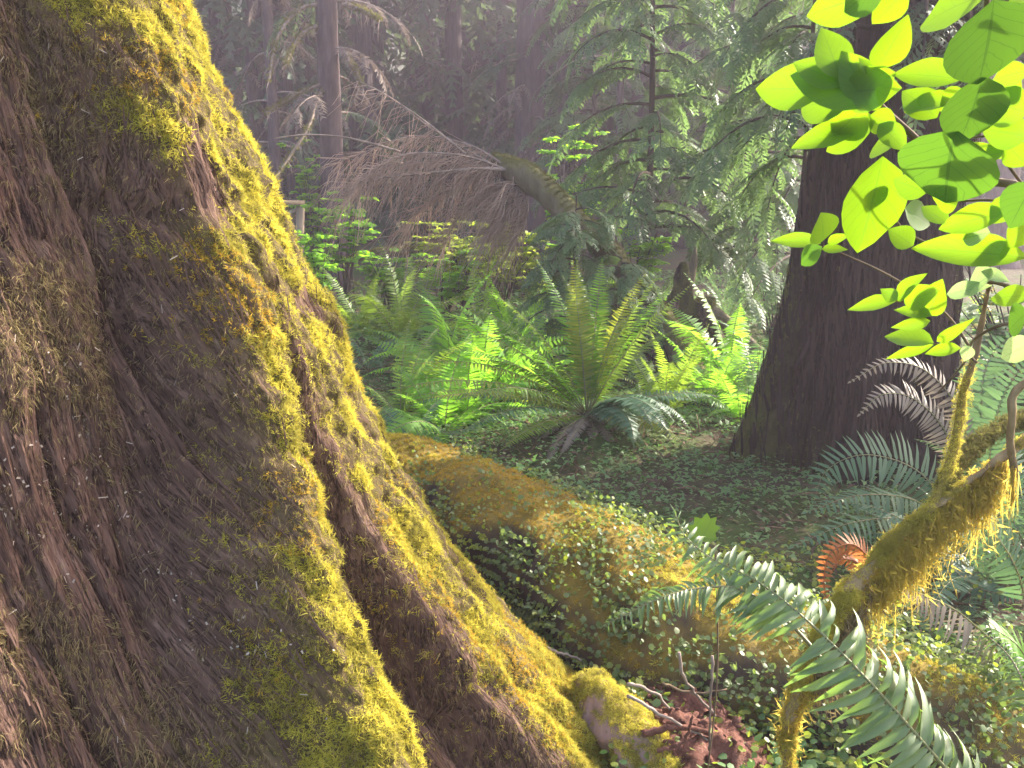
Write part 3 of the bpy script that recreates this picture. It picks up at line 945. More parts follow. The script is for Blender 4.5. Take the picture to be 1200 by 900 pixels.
def bough(fol, wood, base, az, L, droop, spray, n, lift=0.25, temps=None, r0=None):
    C = bough_curve(np.asarray(base, float), az, L, droop, lift=lift)
    if wood is not None:
        r0 = r0 or 0.012 * L + 0.006
        wood.add(*tube(C, np.linspace(r0, .003, len(C)), 5))
    if fol is None: return C
    temps = temps or SPRAY
    T = norm(np.gradient(C, axis=0))
    for q in range(n):
        f = 0.18 + 0.82 * (q + rng.uniform(0, .8)) / n
        f = min(f, 1.0)
        p = np.array([np.interp(f, np.linspace(0, 1, len(C)), C[:, k]) for k in range(3)])
        tt = norm(np.array([np.interp(f, np.linspace(0, 1, len(C)), T[:, k]) for k in range(3)]))
        sg = 1 if q % 2 else -1
        sd = norm(np.cross([0, 0, 1.0], tt))
        a = 0.0 if q == n - 1 else rng.uniform(.45, 1.1)
        d = norm(tt * math.cos(a) + sd * sg * math.sin(a) + np.array([0, 0, -rng.uniform(.05, .45)]))
        z = norm(np.array([0, 0, 1.0]) + rng.normal(0, .22, 3))
        tv, tf = temps[rng.integers(len(temps))]
        fol.add(*scatter(tv, tf, p[None], mats_from(z[None], None, np.array([spray * rng.uniform(.7, 1.25)]), x=d[None])))
    return C





build_cedar()


# ------------------------------------------------------------------ young hemlocks with drooping boughs
def hemlock(label, px, Y, height, zlo, zhi, nb, Lb, leaf='needles', spray=.38, r=.09, ns=11, droop=.45, name='hemlock_tree', leanx=0.0, azr=None, group='young hemlocks beyond the big fern'):
    b = on_ground(px, Y)
    t = thing(name, label, 'tree', b, group)
    zz = np.linspace(-.1, height, 26)
    C = np.stack([b[0] + leanx * zz + .04 * np.sin(zz * .8), b[1] + .03 * np.cos(zz * .7), b[2] + zz], -1)
    obj('trunk', *tube(C, np.linspace(r, r * .25, 26), 10, disp=lambda s, th, p: .012 * (fbm(p * 9, 2, 4) - .5)), M['limb_dark'], t, smooth=True)
    for i in range(nb):
        z = zlo + (zhi - zlo) * (i + rng.uniform(0, 1)) / nb
        a = i * 2.4 + rng.normal(0, .3) if azr is None else rng.uniform(*azr)
        base = np.array([np.interp(z, zz, C[:, 0]), np.interp(z, zz, C[:, 1]), b[2] + z])
        L = Lb * rng.uniform(.65, 1.2) * (1 - .45 * max(0, (z - zlo) / (height - zlo + .01)))
        w, f = Soup(), Soup()
        bough(f, w, base, a, L, droop * rng.uniform(.7, 1.3), spray, ns, lift=rng.uniform(.1, .4))
        bo = w.obj('bough', M['limb_dark'], t, smooth=True)
        stuff(f.obj('foliage', M[leaf], bo))
    return t


hemlock('slight dark hemlock whose boughs hang over the shoulder of the thick dark trunk', 918, 6.3, 3.7, 1.75, 3.6, 26, .95, spray=.3, r=.03, droop=.6)
hemlock('young hemlock with drooping sprays above the leaning mossy log', 752, 9.9, 5.2, 1.2, 5.0, 48, 1.5, droop=.5, r=.05, ns=13)
hemlock('dark young hemlock with wide drooping boughs just beyond the thick dark trunk', 935, 9.0, 4.8, .9, 4.6, 44, 1.6, droop=.5, azr=(1.9, 4.4))
hemlock('taller hemlock standing behind the two younger ones', 845, 16.5, 6.6, 1.5, 6.4, 46, 2.2, spray=.5, r=.08, ns=13)
def px_at(x, y):
    return 600 + FPX * x / (y * CP + (CAMZ - float(terrain(x, y))) * SP)


hemlock('unseen bushy hemlock added to shade the ferns beside the mossy limb', px_at(4.8, 6.1), 6.1, 3.1, .4, 3.0, 44, 1.15, droop=.5, r=.045, ns=12)  # added beyond the edge of view to keep sun off the ferns
hemlock('tiny hemlock sapling leaning over the lower end of the leaning trunk', 722, 7.7, 1.15, .25, 1.1, 20, .55, spray=.22, r=.014, ns=9)
hemlock('small hemlock seedling drooping in front of the leaning mossy log', 668, 8.0, 1.6, .3, 1.5, 30, .7, spray=.24, r=.018, ns=10)
hemlock('slender hemlock with feathery boughs beside the purple grey trunk', 692, 18.0, 7.0, 1.8, 6.8, 34, 1.8, spray=.5, r=.07)


# ------------------------------------------------------------------ tall trunks further back
def tall_tree(label, px, wpx, Y, height=17, leanx=0.0, nd=10, crown=True, name='conifer_tree', mossy=False, dead_L=1.4, zdead=(1.5, 8), cz=8):
    b = on_ground(px, Y)
    depth = Y * CP + (CAMZ - b[2]) * SP
    r = wpx / FPX * depth / 2
    t = thing(name, label, 'tree', b, 'tall conifers in the hazy forest beyond')
    zz = np.linspace(-.2, height, 50)
    R = r * (1.0 - .55 * zz / height) * (1 + .5 * np.exp(-np.clip(zz, 0, 9) / .5))
    C = np.stack([b[0] + leanx * zz, np.full(50, b[1]), b[2] + zz], -1)
    obj('trunk', *tube(C, R, 20, disp=lambda s, th, p: r * .22 * (fbm(np.stack([th * 3, s * 1.2], -1), 3, int(px)) - .5)), M['bark_far'], t, smooth=True)
    for i in range(nd):
        z = rng.uniform(*zdead); a = rng.uniform(0, 6.28)
        base = np.array([b[0] + leanx * z, b[1], b[2] + z])
        w, f = Soup(), Soup()
        bough(f, w, base, a, dead_L * rng.uniform(.6, 1.4), .55, .45, 7, lift=.2, temps=SPRAY_LOW)
        bo = w.obj('bough', M['deadwood'], t, smooth=True)
        stuff(f.obj('dry_twigs', M['twigs_dead' if rng.random() < .6 else 'needles_far'], bo))
    if crown:
        c = Soup()
        for i in range(34):
            z = rng.uniform(cz, height - .3); a = rng.uniform(0, 6.28)
            base = np.array([b[0] + leanx * z, b[1], b[2] + z])
            bough(c, None, base, a, rng.uniform(1.6, 3.0) * (1.3 - z / height), .4, 1.0, 8, temps=SPRAY_FAR)
        stuff(c.obj('crown', M['needles_far'], t))
    return t, b, r


TT = tall_tree('tall grey trunk with long mossy branches drooping beside it', 394, 28, 14, 16, leanx=.004, nd=16)
tall_tree('dark upright trunk rising behind the drooping dead twigs', 621, 40, 22, 18, nd=22)
tall_tree('purplish grey trunk close to the dark upright trunk', 667, 38, 19, 18, nd=22)
tall_tree('slim hazy trunk half way between grey trunk and dark trunk', 502, 24, 30, 19, nd=30, dead_L=2.2)
tall_tree('wide hazy trunk wrapped in dry hanging twigs', 562, 50, 33, 19, nd=40, dead_L=2.6, zdead=(2, 12))
tall_tree('thin trunk next to the blue green gap by the mossy edge', 312, 20, 24, 18, nd=24)
tall_tree('thin pale stem seen through the hemlock sprays', 722, 10, 17, 8, nd=4, crown=False)
tall_tree('dim trunk showing just past the edge of the huge mossy tree', 276, 26, 29, 18, nd=24, dead_L=2)
tall_tree('faint narrow trunk far back between grey and slim trunks', 452, 15, 36, 18, nd=26, dead_L=2)
tall_tree('short crooked trunk with dark tangle by the railing', 330, 14, 17, 12, nd=20, cz=7)
tall_tree('far trunk hidden behind the tall hemlock boughs', 905, 30, 20, 9, nd=6, crown=False)
tall_tree('outermost far trunk past the thick dark trunk', 1165, 36, 18, 9, nd=6, crown=False)


# long mossy branches that droop from the grey trunk
def drooping_branches():
    t, b, r = TT
    specs = [[(384, 3), (350, 12), (325, 45), (315, 95)], [(384, 27), (360, 35), (343, 55), (336, 75)], [(386, 98), (372, 115), (365, 140), (355, 160), (335, 190), (318, 216)],
             [(386, 95), (360, 105), (335, 118), (312, 132)], [(402, 5), (425, 12), (445, 22)], [(402, 60), (415, 78), (425, 100)]]
    for k, s in enumerate(specs):
        P = catmull(np.array([at(x, y, 14 - .25 * i) for i, (x, y) in enumerate(s)]), 24)
        w = Soup(); w.add(*tube(P, np.linspace(.035, .012, 24), 6, disp=lambda s, th, p: .012 * (fbm(p * 14, 2, 3) - .4)))
        for i in range(3, 24, 1):
            e = P[i] + np.array([rng.normal(0, .1), rng.normal(0, .15), -rng.uniform(.1, .4)])
            w.add(*tube(np.array([P[i], (P[i] + e) / 2 + rng.normal(0, .03, 3), e]), [.006, .005, .002], 3))
        bo = w.obj('mossy_branch', M['deadwood'], t, smooth=True)
        i = rng.integers(2, 24, 260)
        stuff(tufts(P[i] + rng.normal(0, .02, (260, 3)), rnd_dir(260, 1.0), .05, TUFT).obj('moss', M['moss_dull'], bo))


drooping_branches()


def far_forest():
    wood, fol = Soup(), Soup()
    n = 0
    while n < 205:
        y = rng.uniform(24, 82) if n > 95 else rng.uniform(22, 36); x = rng.uniform(-.85, .85) * y
        if abs(x) < 2 and y < 25: continue
        z = float(terrain(x, y)); H = rng.uniform(13, 19); r = rng.uniform(.15, .5)
        if x > 2.5 and y < 38: H = rng.uniform(8, 10)
        if z + H > 31: H = 31 - z
        zz = np.linspace(-.3, H, 8)
        wood.add(*tube(np.stack([np.full(8, x), np.full(8, y), z + zz], -1), r * (1 - .7 * zz / H), 7, cap=False))
        for q in range(30):
            h = H * (q + rng.uniform(0, 1)) / 26 * .93 + 1.0
            a = rng.uniform(0, 6.28)
            base = np.array([x, y, z + h])
            L = rng.uniform(1.4, 2.9) * (1.25 - h / H)
            bough(fol, None, base, a, L, .5, 1.3, 5, temps=SPRAY_FAR)
        n += 1
    V1, F1 = wood.get(); V2, F2 = fol.get()
    n1 = sum(len(f) for f in F1); n2 = sum(len(f) for f in F2)
    s = Soup().add(V1, F1).add(V2, F2); V, F = s.get()
    o = obj('far_forest', V, F, [M['bark_far'], M['needles_far']], mi=np.concatenate([np.zeros(n1, int), np.ones(n2, int)]))
    tag(o, 'hazy mass of conifers closing off the view', 'forest', None, 'stuff')


far_forest()


# ------------------------------------------------------------------ fallen trees, stump, railing
def log_thing(name, label, pts, R, mat, n=28, m=60, noise_a=.12, moss_n=1500, moss='moss_dull', group=None, cat='log', seed=1, up_only=True, ts=.03):
    C = catmull(np.asarray(pts), m); R = np.interp(np.linspace(0, 1, m), np.linspace(0, 1, len(R)), R)
    k = R.mean()
    V, F = tube(C, R, n, disp=lambda s, th, p: k * noise_a * 4 * (fbm(p * .5 / k, 3, seed) - .5) + k * noise_a * 2 * (fbm(p * 2 / k, 3, seed + 1) - .5))
    P, N, a = surf(V, m, n)
    top = sstep(0, .8, N[:, 2] + .8 * (fbm(P * 1.2 / k, 3, seed + 3) - .5)) if up_only else np.ones(len(P)) * .7
    t = thing(name, label, cat, C[m // 2], group)
    obj('log_body', V, F, M[mat], t, smooth=True, attrs={'moss': np.concatenate([top, [0, 0]])})
    if moss_n:
        p, n_, i = pick_surf(P, N, a, top, moss_n)
        stuff(tufts(p, n_, ts, FEATHER).obj('moss', M[moss], t))
    return t, C


lt, LC = log_thing('fallen_tree', 'leaning dead trunk with rounded mossy end and a fan of bare drooping twigs',
                   [at(578, 190, 9.2), at(612, 205, 9.0), at(660, 245, 8.7), at(715, 300, 8.3), at(755, 345, 8.0), at(790, 395, 7.7), at(815, 450, 7.5)], [.10, .14, .12, .10, .11, .14], 'logfar', noise_a=.16, moss_n=2200, group=None, ts=.03)


def dead_fan():
    specs = [[(600, 200), (560, 198), (500, 203), (430, 210)], [(605, 203), (565, 208), (520, 225), (490, 250), (470, 285)], [(606, 205), (595, 230), (588, 262)],
             [(600, 200), (550, 170), (480, 160), (400, 190)], [(598, 200), (540, 182), (470, 182), (420, 215)], [(610, 208), (575, 222), (540, 250), (520, 290)],
             [(612, 210), (600, 240), (575, 275)], [(600, 200), (530, 190), (450, 196), (405, 235)], [(470, 178), (410, 162), (360, 158), (322, 162)], [(545, 180), (495, 140), (450, 110), (420, 95)],
             [(615, 215), (618, 250), (605, 280)], [(590, 200), (520, 160), (470, 125)]]
    for k, s in enumerate(specs):
        P = catmull(np.array([at(x, y, 9.0 + .12 * i * (1 if k % 2 else -1)) for i, (x, y) in enumerate(s)]), 26)
        main = Soup().add(*tube(P, np.linspace(.028 if k < 3 else .014, .006, 26), 6))
        bo = main.obj('dead_branch', M['deadwood'], lt, smooth=True)
        if k in (8,): continue
        tw = Soup()
        for i in range(30 if k in (9, 11) else 190):
            j = rng.integers(3, 26)
            p = P[j]; L = rng.uniform(.15, .75)
            d = norm(np.array([-rng.uniform(.0, .9), rng.normal(0, .5), -rng.uniform(-.1, .9)]))
            q = p + d * L * .5; e = q + norm(d + np.array([-.1, 0, -.8])) * L * .5
            tw.add(*tube(np.array([p, q + rng.normal(0, .02, 3), e]), [.0035, .0028, .0015], 3, cap=False))
        stuff(tw.obj('dead_twigs', M['needles_dry'], bo))


dead_fan()
log_thing('fallen_log', 'far mossy log lying level behind the bright shrubs', [at(395, 352, 14.5), at(480, 342, 13.8), at(560, 332, 13.2), at(640, 322, 12.6), at(700, 330, 12.2)], [.22, .25, .27, .26, .22], 'logfar', moss_n=2600, ts=.05, seed=9, group='fallen logs')
log_thing('fallen_log', 'thin mossy log propped up among the yellow green shrubs', [at(405, 306, 12.6), at(445, 297, 12.4), at(500, 292, 12.2)], [.05, .065, .05], 'logfar', n=12, moss_n=600, ts=.04, seed=12, group='fallen logs')


def stump():
    b = on_ground(806, 8.4)
    z = np.linspace(-.1, 1.0, 70); th = np.linspace(-math.pi, math.pi, 90)
    TH, Z = np.meshgrid(th, z)
    top = .58 + .42 * lobe(TH, -2.2, .5) + .18 * (fbm(np.stack([TH * 5, TH * 0], -1), 2, 3) - .5)
    Zc = np.minimum(Z, top)
    r = .21 + .28 * np.exp(-np.clip(Zc, 0, 3) / .25) * (.6 + .4 * np.cos(TH * 5 + 1)) + .10 * (fbm(np.stack([TH * 5, Zc * 2], -1), 3, 4) - .5)
    r = r * np.where(Z > top, np.clip(1 - (Z - top) * 2.0, .1, 1), 1)
    X = b[0] + r * np.cos(TH); Y = b[1] + r * np.sin(TH); X[:, -1] = X[:, 0]; Y[:, -1] = Y[:, 0]
    t = thing('tree_stump', 'dark rotten stump with jagged spike behind the big fern', 'stump', b)
    V = np.stack([X, Y, Zc + b[2]], -1)
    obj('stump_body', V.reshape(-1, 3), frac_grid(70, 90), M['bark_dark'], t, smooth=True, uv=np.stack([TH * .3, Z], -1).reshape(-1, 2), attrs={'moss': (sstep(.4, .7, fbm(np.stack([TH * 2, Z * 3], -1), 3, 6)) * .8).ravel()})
    for a, L in ((-2.6, .9), (-.4, 1.0), (.3, .8)):
        h = np.array([math.cos(a), math.sin(a), 0])
        P = np.array([b + [0, 0, .5] + h * .12, b + [0, 0, .42] + h * .35, b + [0, 0, .15] + h * .65 * L, b + [0, 0, -.05] + h * L])
        obj('root', *tube(catmull(P, 16), np.linspace(.07, .035, 16), 8, disp=lambda s, th, p: .03 * (fbm(p * 9, 2, 5) - .5)), M['logfar'], t, smooth=True)
    P = V.reshape(-1, 3); i = rng.choice(len(P), 900)
    N = norm(P[i] - b - np.array([0, 0, .3]))
    stuff(tufts(P[i], N, .03, FEATHER).obj('moss', M['moss_dull'], t))
    # broken snag spike leaning out of the top
    s = catmull(np.array([b + [-.05, 0, .5], b + [.0, 0, .85], b + [.03, -.02, 1.12]]), 12)
    obj('broken_spike', *tube(s, np.linspace(.08, .015, 12), 7, disp=lambda q, th, p: .03 * (fbm(p * 14, 2, 8) - .5)), M['logfar'], t, smooth=True)
    s2 = on_ground(762, 8.0)
    t2 = thing('tree_stump', 'low black hollow stump left of the jagged one under the leaning trunk', 'stump', s2)
    C = catmull(np.array([s2 + [0, 0, -.1], s2 + [0, 0, .3], s2 + [.02, 0, .62]]), 24)
    V, F = tube(C, np.linspace(.36, .22, 24), 36, disp=lambda q, th, p: .16 * (fbm(np.stack([th * 2.5, q * 2], -1), 3, 8) - .5) + .05 * (fbm(p * 14, 2, 9) - .5))
    obj('stump_body', V, F, M['bark_dark'], t2, smooth=True, uv=np.stack([np.tile(np.linspace(0, 2, 36), 24), np.repeat(np.linspace(0, .7, 24), 36)], -1).tolist() + [[0, 0], [0, 0]], attrs={'moss': np.zeros(len(V))})


stump()


def box_between(a, b, w, h):
    """Squared timber from a to b."""
    a, b = np.asarray(a, float), np.asarray(b, float)
    T = norm(b - a); s = np.cross(T, [0, 0, 1.0])
    if np.linalg.norm(s) < .1: s = np.array([1.0, 0, 0])
    s = norm(s); u = np.cross(s, T)
    V = [p + s * i * w / 2 + u * j * h / 2 for p in (a, b) for i, j in ((-1, -1), (1, -1), (1, 1), (-1, 1))]
    F = np.array([[0, 3, 2, 1], [4, 5, 6, 7], [0, 1, 5, 4], [1, 2, 6, 5], [2, 3, 7, 6], [3, 0, 4, 7]])
    return np.array(V), F


def railing():
    g = on_ground(349, 12.5)
    t = thing('wooden_railing', 'weathered timber railing half hidden by the mossy trunk edge', 'railing', g)
    e = at(352, 240, 12.5); l = at(270, 236, 12.0); back = at(318, 262, 14)
    for nm, p, q, w, h in (('post', g - [0, 0, .1], e - [0, 0, .02], .10, .10), ('top_rail', l, e + [.05, 0, .03], .14, .06), ('brace', back, e - [.02, 0, .08], .08, .08),
                           ('post', at(335, 300, 13.6), at(334, 250, 13.6), .09, .09), ('lower_rail', at(270, 274, 12.0), at(347, 276, 12.45), .10, .05)):
        obj(nm, *box_between(p, q, w, h), M['railwood'], t)


railing()


# ------------------------------------------------------------------ haze
def haze():
    x0, x1, y0, y1 = GB
    m, t, out, N, L = nmat('thin forest haze')
    v = N('ShaderNodeVolumePrincipled')
    v.inputs['Color'].default_value = (0.98, 0.85, 1.0, 1)
    v.inputs['Density'].default_value = HAZE
    v.inputs['Anisotropy'].default_value = 0.35
    L(v.outputs[0], out.inputs['Volume'])
    a, b = np.array([x0 - 3, y0 - 3, -2.0]), np.array([x1 + 3, y1 + 3, 33.0])
    V = np.array([[(a, b)[i][0], (a, b)[j][1], (a, b)[k][2]] for i, j, k in ((0, 0, 0), (1, 0, 0), (1, 1, 0), (0, 1, 0), (0, 0, 1), (1, 0, 1), (1, 1, 1), (0, 1, 1))])
    F = np.array([[0, 3, 2, 1], [4, 5, 6, 7], [0, 1, 5, 4], [1, 2, 6, 5], [2, 3, 7, 6], [3, 0, 4, 7]])
    o = obj('haze', V, F, m); o['kind'] = 'stuff'


HAZE = 0.0034
haze()


# ------------------------------------------------------------------ ferns
def gfern(label, px, Y, n, size, **k):
    p = on_ground(px, Y, 0.02)
    return fern(label, p, n, size, **k)


def center_fern():
    c = on_ground(688, 5.25, -0.03)
    t = thing('sword_fern', 'big sword fern with tall upright fronds spreading from a dark root crown in mid clearing', 'fern', c, 'sword ferns on the forest floor')
    # (elevation, bend, azimuth, length, leaf)
    R = math.radians
    L = [(82, .5, 75, 1.02, 'fern'), (80, .55, 95, 1.05, 'fern_lady'), (70, .45, 20, 1.0, 'fern'), (66, .5, 8, 1.05, 'fern'), (60, .7, 160, 1.0, 'fern'), (66, .7, 175, 1.05, 'fern'),
         (74, .55, 140, 1.1, 'fern_lady'), (52, .8, 185, 1.05, 'fern'), (42, .9, 170, 1.1, 'fern_lady'), (50, .8, 30, .95, 'fern'), (38, .9, 192, 1.25, 'fern_yellow'), (30, .8, 203, 1.3, 'fern_yellow'), (25, .55, 212, 1.25, 'fern_yellow'), (84, .35, 85, .98, 'fern_yellow'), (72, .5, 45, 1.0, 'fern_yellow'),
         (80, .6, 120, 1.0, 'fern'), (64, .6, 30, 1.0, 'fern_lady'), (40, 1.5, -55, .8, 'fern_grey'), (33, 1.6, -66, .75, 'fern_grey'), (38, 1.7, -30, .75, 'fern_grey'), (20, .8, 178, 1.2, 'fern_grey'),
         (18, .6, 180, 1.15, 'fern_yellow'), (24, .7, 5, .85, 'fern_grey'), (28, .8, -10, .7, 'fern_grey'), (34, 1.0, 215, 1.1, 'fern'), (22, .9, 222, 1.0, 'fern_grey'), (12, .7, 232, .8, 'fern'),
         (42, 1.6, -62, .75, 'fern_grey'), (36, 1.6, -48, .72, 'fern_grey'), (30, 1.5, -75, .66, 'fern_grey'), (46, 1.8, -38, .68, 'fern_grey'), (10, 1.0, -98, .62, 'fern_dry'), (6, 1.0, -118, .7, 'fern_dry'), (0, .9, -84, .5, 'fern_dry'), (-8, .9, -132, .55, 'fern_dry'), (4, 1.1, -70, .5, 'fern_dry'), (0, 1.0, -150, .5, 'fern_dry'),
         (76, .6, 110, .95, 'fern'), (78, .5, 50, .9, 'fern'), (58, .8, 205, .95, 'fern_lady'), (48, 1.0, -170, .9, 'fern'), (62, .9, 60, .85, 'fern'), (14, .9, -30, .7, 'fern_yellow')]
    for i, (e, b, a, l, m) in enumerate(L):
        frond_obj(t, R(e), b, R(a), l, m, npair=48, Lmax=.105 if m != 'fern_dry' else .045, w=.0145, roll=rng.normal(0, .15), seed=500 + i)
    # root crown: short scaly mound under the fronds
    V, F = tube(catmull(np.array([c + [0, 0, -.35], c + [0, 0, -.12], c + [0, 0, .03]]), 14), np.linspace(.16, .06, 14), 22,
                disp=lambda s, th, p: .10 * (fbm(p * 16, 3, 6) - .5))
    obj('root_crown', V, F, M['bark_dark'], t, smooth=True, uv=V[:, :2] * 2, attrs={'moss': np.zeros(len(V))})
    for k, (a, b_, c_) in enumerate((((690, 505), (672, 545), (628, 588)), ((688, 508), (680, 550), (672, 592)), ((694, 508), (720, 545), (742, 560)))):
        P = catmull(np.array([at(*a, 5.1), at(*b_, 4.9), at(*c_, 4.75)]), 14)
        obj('root', *tube(P, np.linspace(.022, .008, 14), 6), M['deadwood'], t, smooth=True)


center_fern()
gfern('bushy pale green fern filling the gap just behind the big fern', 565, 6.6, 22, 1.0, leaf='fern_lady', key='lady', kw=dict(npair=30, Lmax=.14, w=.03))
gfern('soft bright fern leaning out between mossy trunk edge and big fern', 520, 5.6, 18, .8, leaf='fern_lady', key='lady', kw=dict(npair=30, Lmax=.14, w=.03))
LADY = dict(leaf='fern_lady', key='lady', kw=dict(npair=30, Lmax=.14, w=.03))
gfern('tall bright fern standing in the middle of the fern bank', 600, 7.0, 18, 1.1, **LADY)
gfern('glowing yellow green fern near the front of the fern bank', 548, 6.1, 16, .8, **LADY)
gfern('pale feathery fern at the back of the fern bank', 520, 7.4, 18, 1.05, **LADY)
gfern('long fronded fern at the far side of the fern bank', 575, 7.9, 18, 1.1)
gfern('lacy fern squeezed between the fern bank and the level log', 640, 8.6, 16, .9, **LADY)
gfern('soft green fern just left of the thick dark trunk', 855, 7.2, 18, 1.0, **LADY)
gfern('ragged fern between the hollow stump and the big fern', 752, 6.3, 12, .5)
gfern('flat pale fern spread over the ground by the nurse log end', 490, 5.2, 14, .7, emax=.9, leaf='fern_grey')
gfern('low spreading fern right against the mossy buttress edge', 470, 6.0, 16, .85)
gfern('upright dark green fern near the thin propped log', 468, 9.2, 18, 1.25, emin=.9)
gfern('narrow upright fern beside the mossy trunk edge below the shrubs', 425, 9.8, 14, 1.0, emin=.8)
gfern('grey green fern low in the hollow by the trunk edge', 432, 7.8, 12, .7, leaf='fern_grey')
gfern('fern with lit arching fronds in front of the far level log', 600, 8.8, 16, .95, leaf='fern_lady', key='lady', kw=dict(npair=30, Lmax=.14, w=.03))
gfern('fern tucked below the leaning trunk beside the small hemlock', 640, 7.4, 16, .9)
gfern('fern drooping over the roots of the jagged stump', 812, 7.2, 16, .65, emax=1.0, leaf='fern_grey')
gfern('yellow green fern at the foot of the hollow stump', 835, 6.6, 16, .8, leaf='fern_lady', key='lady', kw=dict(npair=30, Lmax=.14, w=.03))
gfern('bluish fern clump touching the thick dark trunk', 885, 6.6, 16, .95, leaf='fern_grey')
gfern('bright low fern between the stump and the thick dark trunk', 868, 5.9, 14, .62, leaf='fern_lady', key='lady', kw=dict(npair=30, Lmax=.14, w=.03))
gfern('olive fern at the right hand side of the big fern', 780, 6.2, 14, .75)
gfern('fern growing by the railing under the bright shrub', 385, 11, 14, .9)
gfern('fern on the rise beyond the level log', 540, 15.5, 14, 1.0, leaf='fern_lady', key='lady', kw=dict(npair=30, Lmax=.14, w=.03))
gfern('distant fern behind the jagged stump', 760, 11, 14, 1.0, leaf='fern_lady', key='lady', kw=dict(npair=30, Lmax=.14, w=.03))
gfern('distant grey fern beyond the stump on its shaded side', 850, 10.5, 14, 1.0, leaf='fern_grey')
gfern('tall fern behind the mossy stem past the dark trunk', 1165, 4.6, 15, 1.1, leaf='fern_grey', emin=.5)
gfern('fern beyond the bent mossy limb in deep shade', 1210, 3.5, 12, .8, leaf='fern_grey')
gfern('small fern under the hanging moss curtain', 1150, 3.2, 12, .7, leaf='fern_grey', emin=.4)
gfern('far fern right of the thick dark trunk in the light', 1190, 7.5, 14, 1.1, leaf='fern')


def path_frond(parent, pts, leaf, npair, Lmax, w, hint, seed, droop=.15, r0=.004, n=30, prof=None, start=.1, fwd=.25, stalk='rachis'):
    C = catmull(A3(pts), n)
    rr = np.random.default_rng(seed)
    (rv, rf), pin = frond_on_curve(C, hint, npair, Lmax, w, rr, droop=droop, r0=r0, prof=prof, start=start, fwd=fwd)
    pv, pf = pin_mesh(pin, w)
    s = Soup().add(rv, rf).add(pv, pf); V, F = s.get()
    mi = np.concatenate([np.ones(len(rf[0]), int), np.ones(len(rf[1]), int), np.zeros(len(pf), int)])
    return obj('frond', V, F, [M[leaf], M[stalk]], parent, mi=mi)


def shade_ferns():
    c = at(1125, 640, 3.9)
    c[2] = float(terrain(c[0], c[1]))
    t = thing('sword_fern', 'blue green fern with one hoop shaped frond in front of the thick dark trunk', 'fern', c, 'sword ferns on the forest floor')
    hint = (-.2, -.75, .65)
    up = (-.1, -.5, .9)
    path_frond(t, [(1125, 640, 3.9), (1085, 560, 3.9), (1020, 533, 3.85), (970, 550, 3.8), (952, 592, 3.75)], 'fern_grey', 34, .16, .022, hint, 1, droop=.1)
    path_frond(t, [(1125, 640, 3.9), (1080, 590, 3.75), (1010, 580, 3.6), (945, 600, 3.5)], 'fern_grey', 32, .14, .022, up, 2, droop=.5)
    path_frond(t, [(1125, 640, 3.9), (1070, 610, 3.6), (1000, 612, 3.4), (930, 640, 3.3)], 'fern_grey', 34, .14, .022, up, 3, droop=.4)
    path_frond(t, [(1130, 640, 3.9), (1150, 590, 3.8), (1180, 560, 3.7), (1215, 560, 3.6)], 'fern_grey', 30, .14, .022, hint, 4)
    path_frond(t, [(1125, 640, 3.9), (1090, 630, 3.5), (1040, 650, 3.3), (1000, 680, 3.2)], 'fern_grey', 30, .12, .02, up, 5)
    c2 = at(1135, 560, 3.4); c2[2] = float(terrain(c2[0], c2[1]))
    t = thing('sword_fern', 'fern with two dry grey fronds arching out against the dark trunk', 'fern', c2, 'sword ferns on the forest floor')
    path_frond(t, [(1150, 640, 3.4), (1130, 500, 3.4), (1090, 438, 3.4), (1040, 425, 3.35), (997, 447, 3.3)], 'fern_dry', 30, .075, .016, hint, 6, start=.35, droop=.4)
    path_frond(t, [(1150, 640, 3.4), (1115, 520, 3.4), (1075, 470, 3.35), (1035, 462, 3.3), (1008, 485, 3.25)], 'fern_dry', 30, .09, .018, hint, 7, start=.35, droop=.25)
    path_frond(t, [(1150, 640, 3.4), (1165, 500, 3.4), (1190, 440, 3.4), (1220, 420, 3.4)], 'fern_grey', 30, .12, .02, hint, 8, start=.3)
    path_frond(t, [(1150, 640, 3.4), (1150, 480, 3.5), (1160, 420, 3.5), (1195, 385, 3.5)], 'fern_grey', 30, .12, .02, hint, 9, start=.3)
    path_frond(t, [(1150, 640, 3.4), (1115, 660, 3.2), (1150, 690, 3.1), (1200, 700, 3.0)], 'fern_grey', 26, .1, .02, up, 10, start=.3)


shade_ferns()


def curled_frond():
    c = at(1010, 730, 2.3)
    t = thing('dead_fern', 'rust brown curled dead fern frond hooked against the mossy limb', 'fern', c)
    path_frond(t, [(1025, 720, 2.25), (1022, 665, 2.2), (1000, 638, 2.15), (972, 650, 2.12), (966, 690, 2.1), (978, 712, 2.1)], 'fern_dead', 30, .045, .012, (-.3, -.8, .5), 12, droop=.7, start=.15, stalk='fern_dead')
    path_frond(t, [(1025, 720, 2.25), (1015, 670, 2.2), (990, 655, 2.18), (975, 670, 2.16)], 'fern_dead', 20, .04, .012, (.3, -.8, .5), 13, droop=.9, start=.15, stalk='fern_dead')


curled_frond()


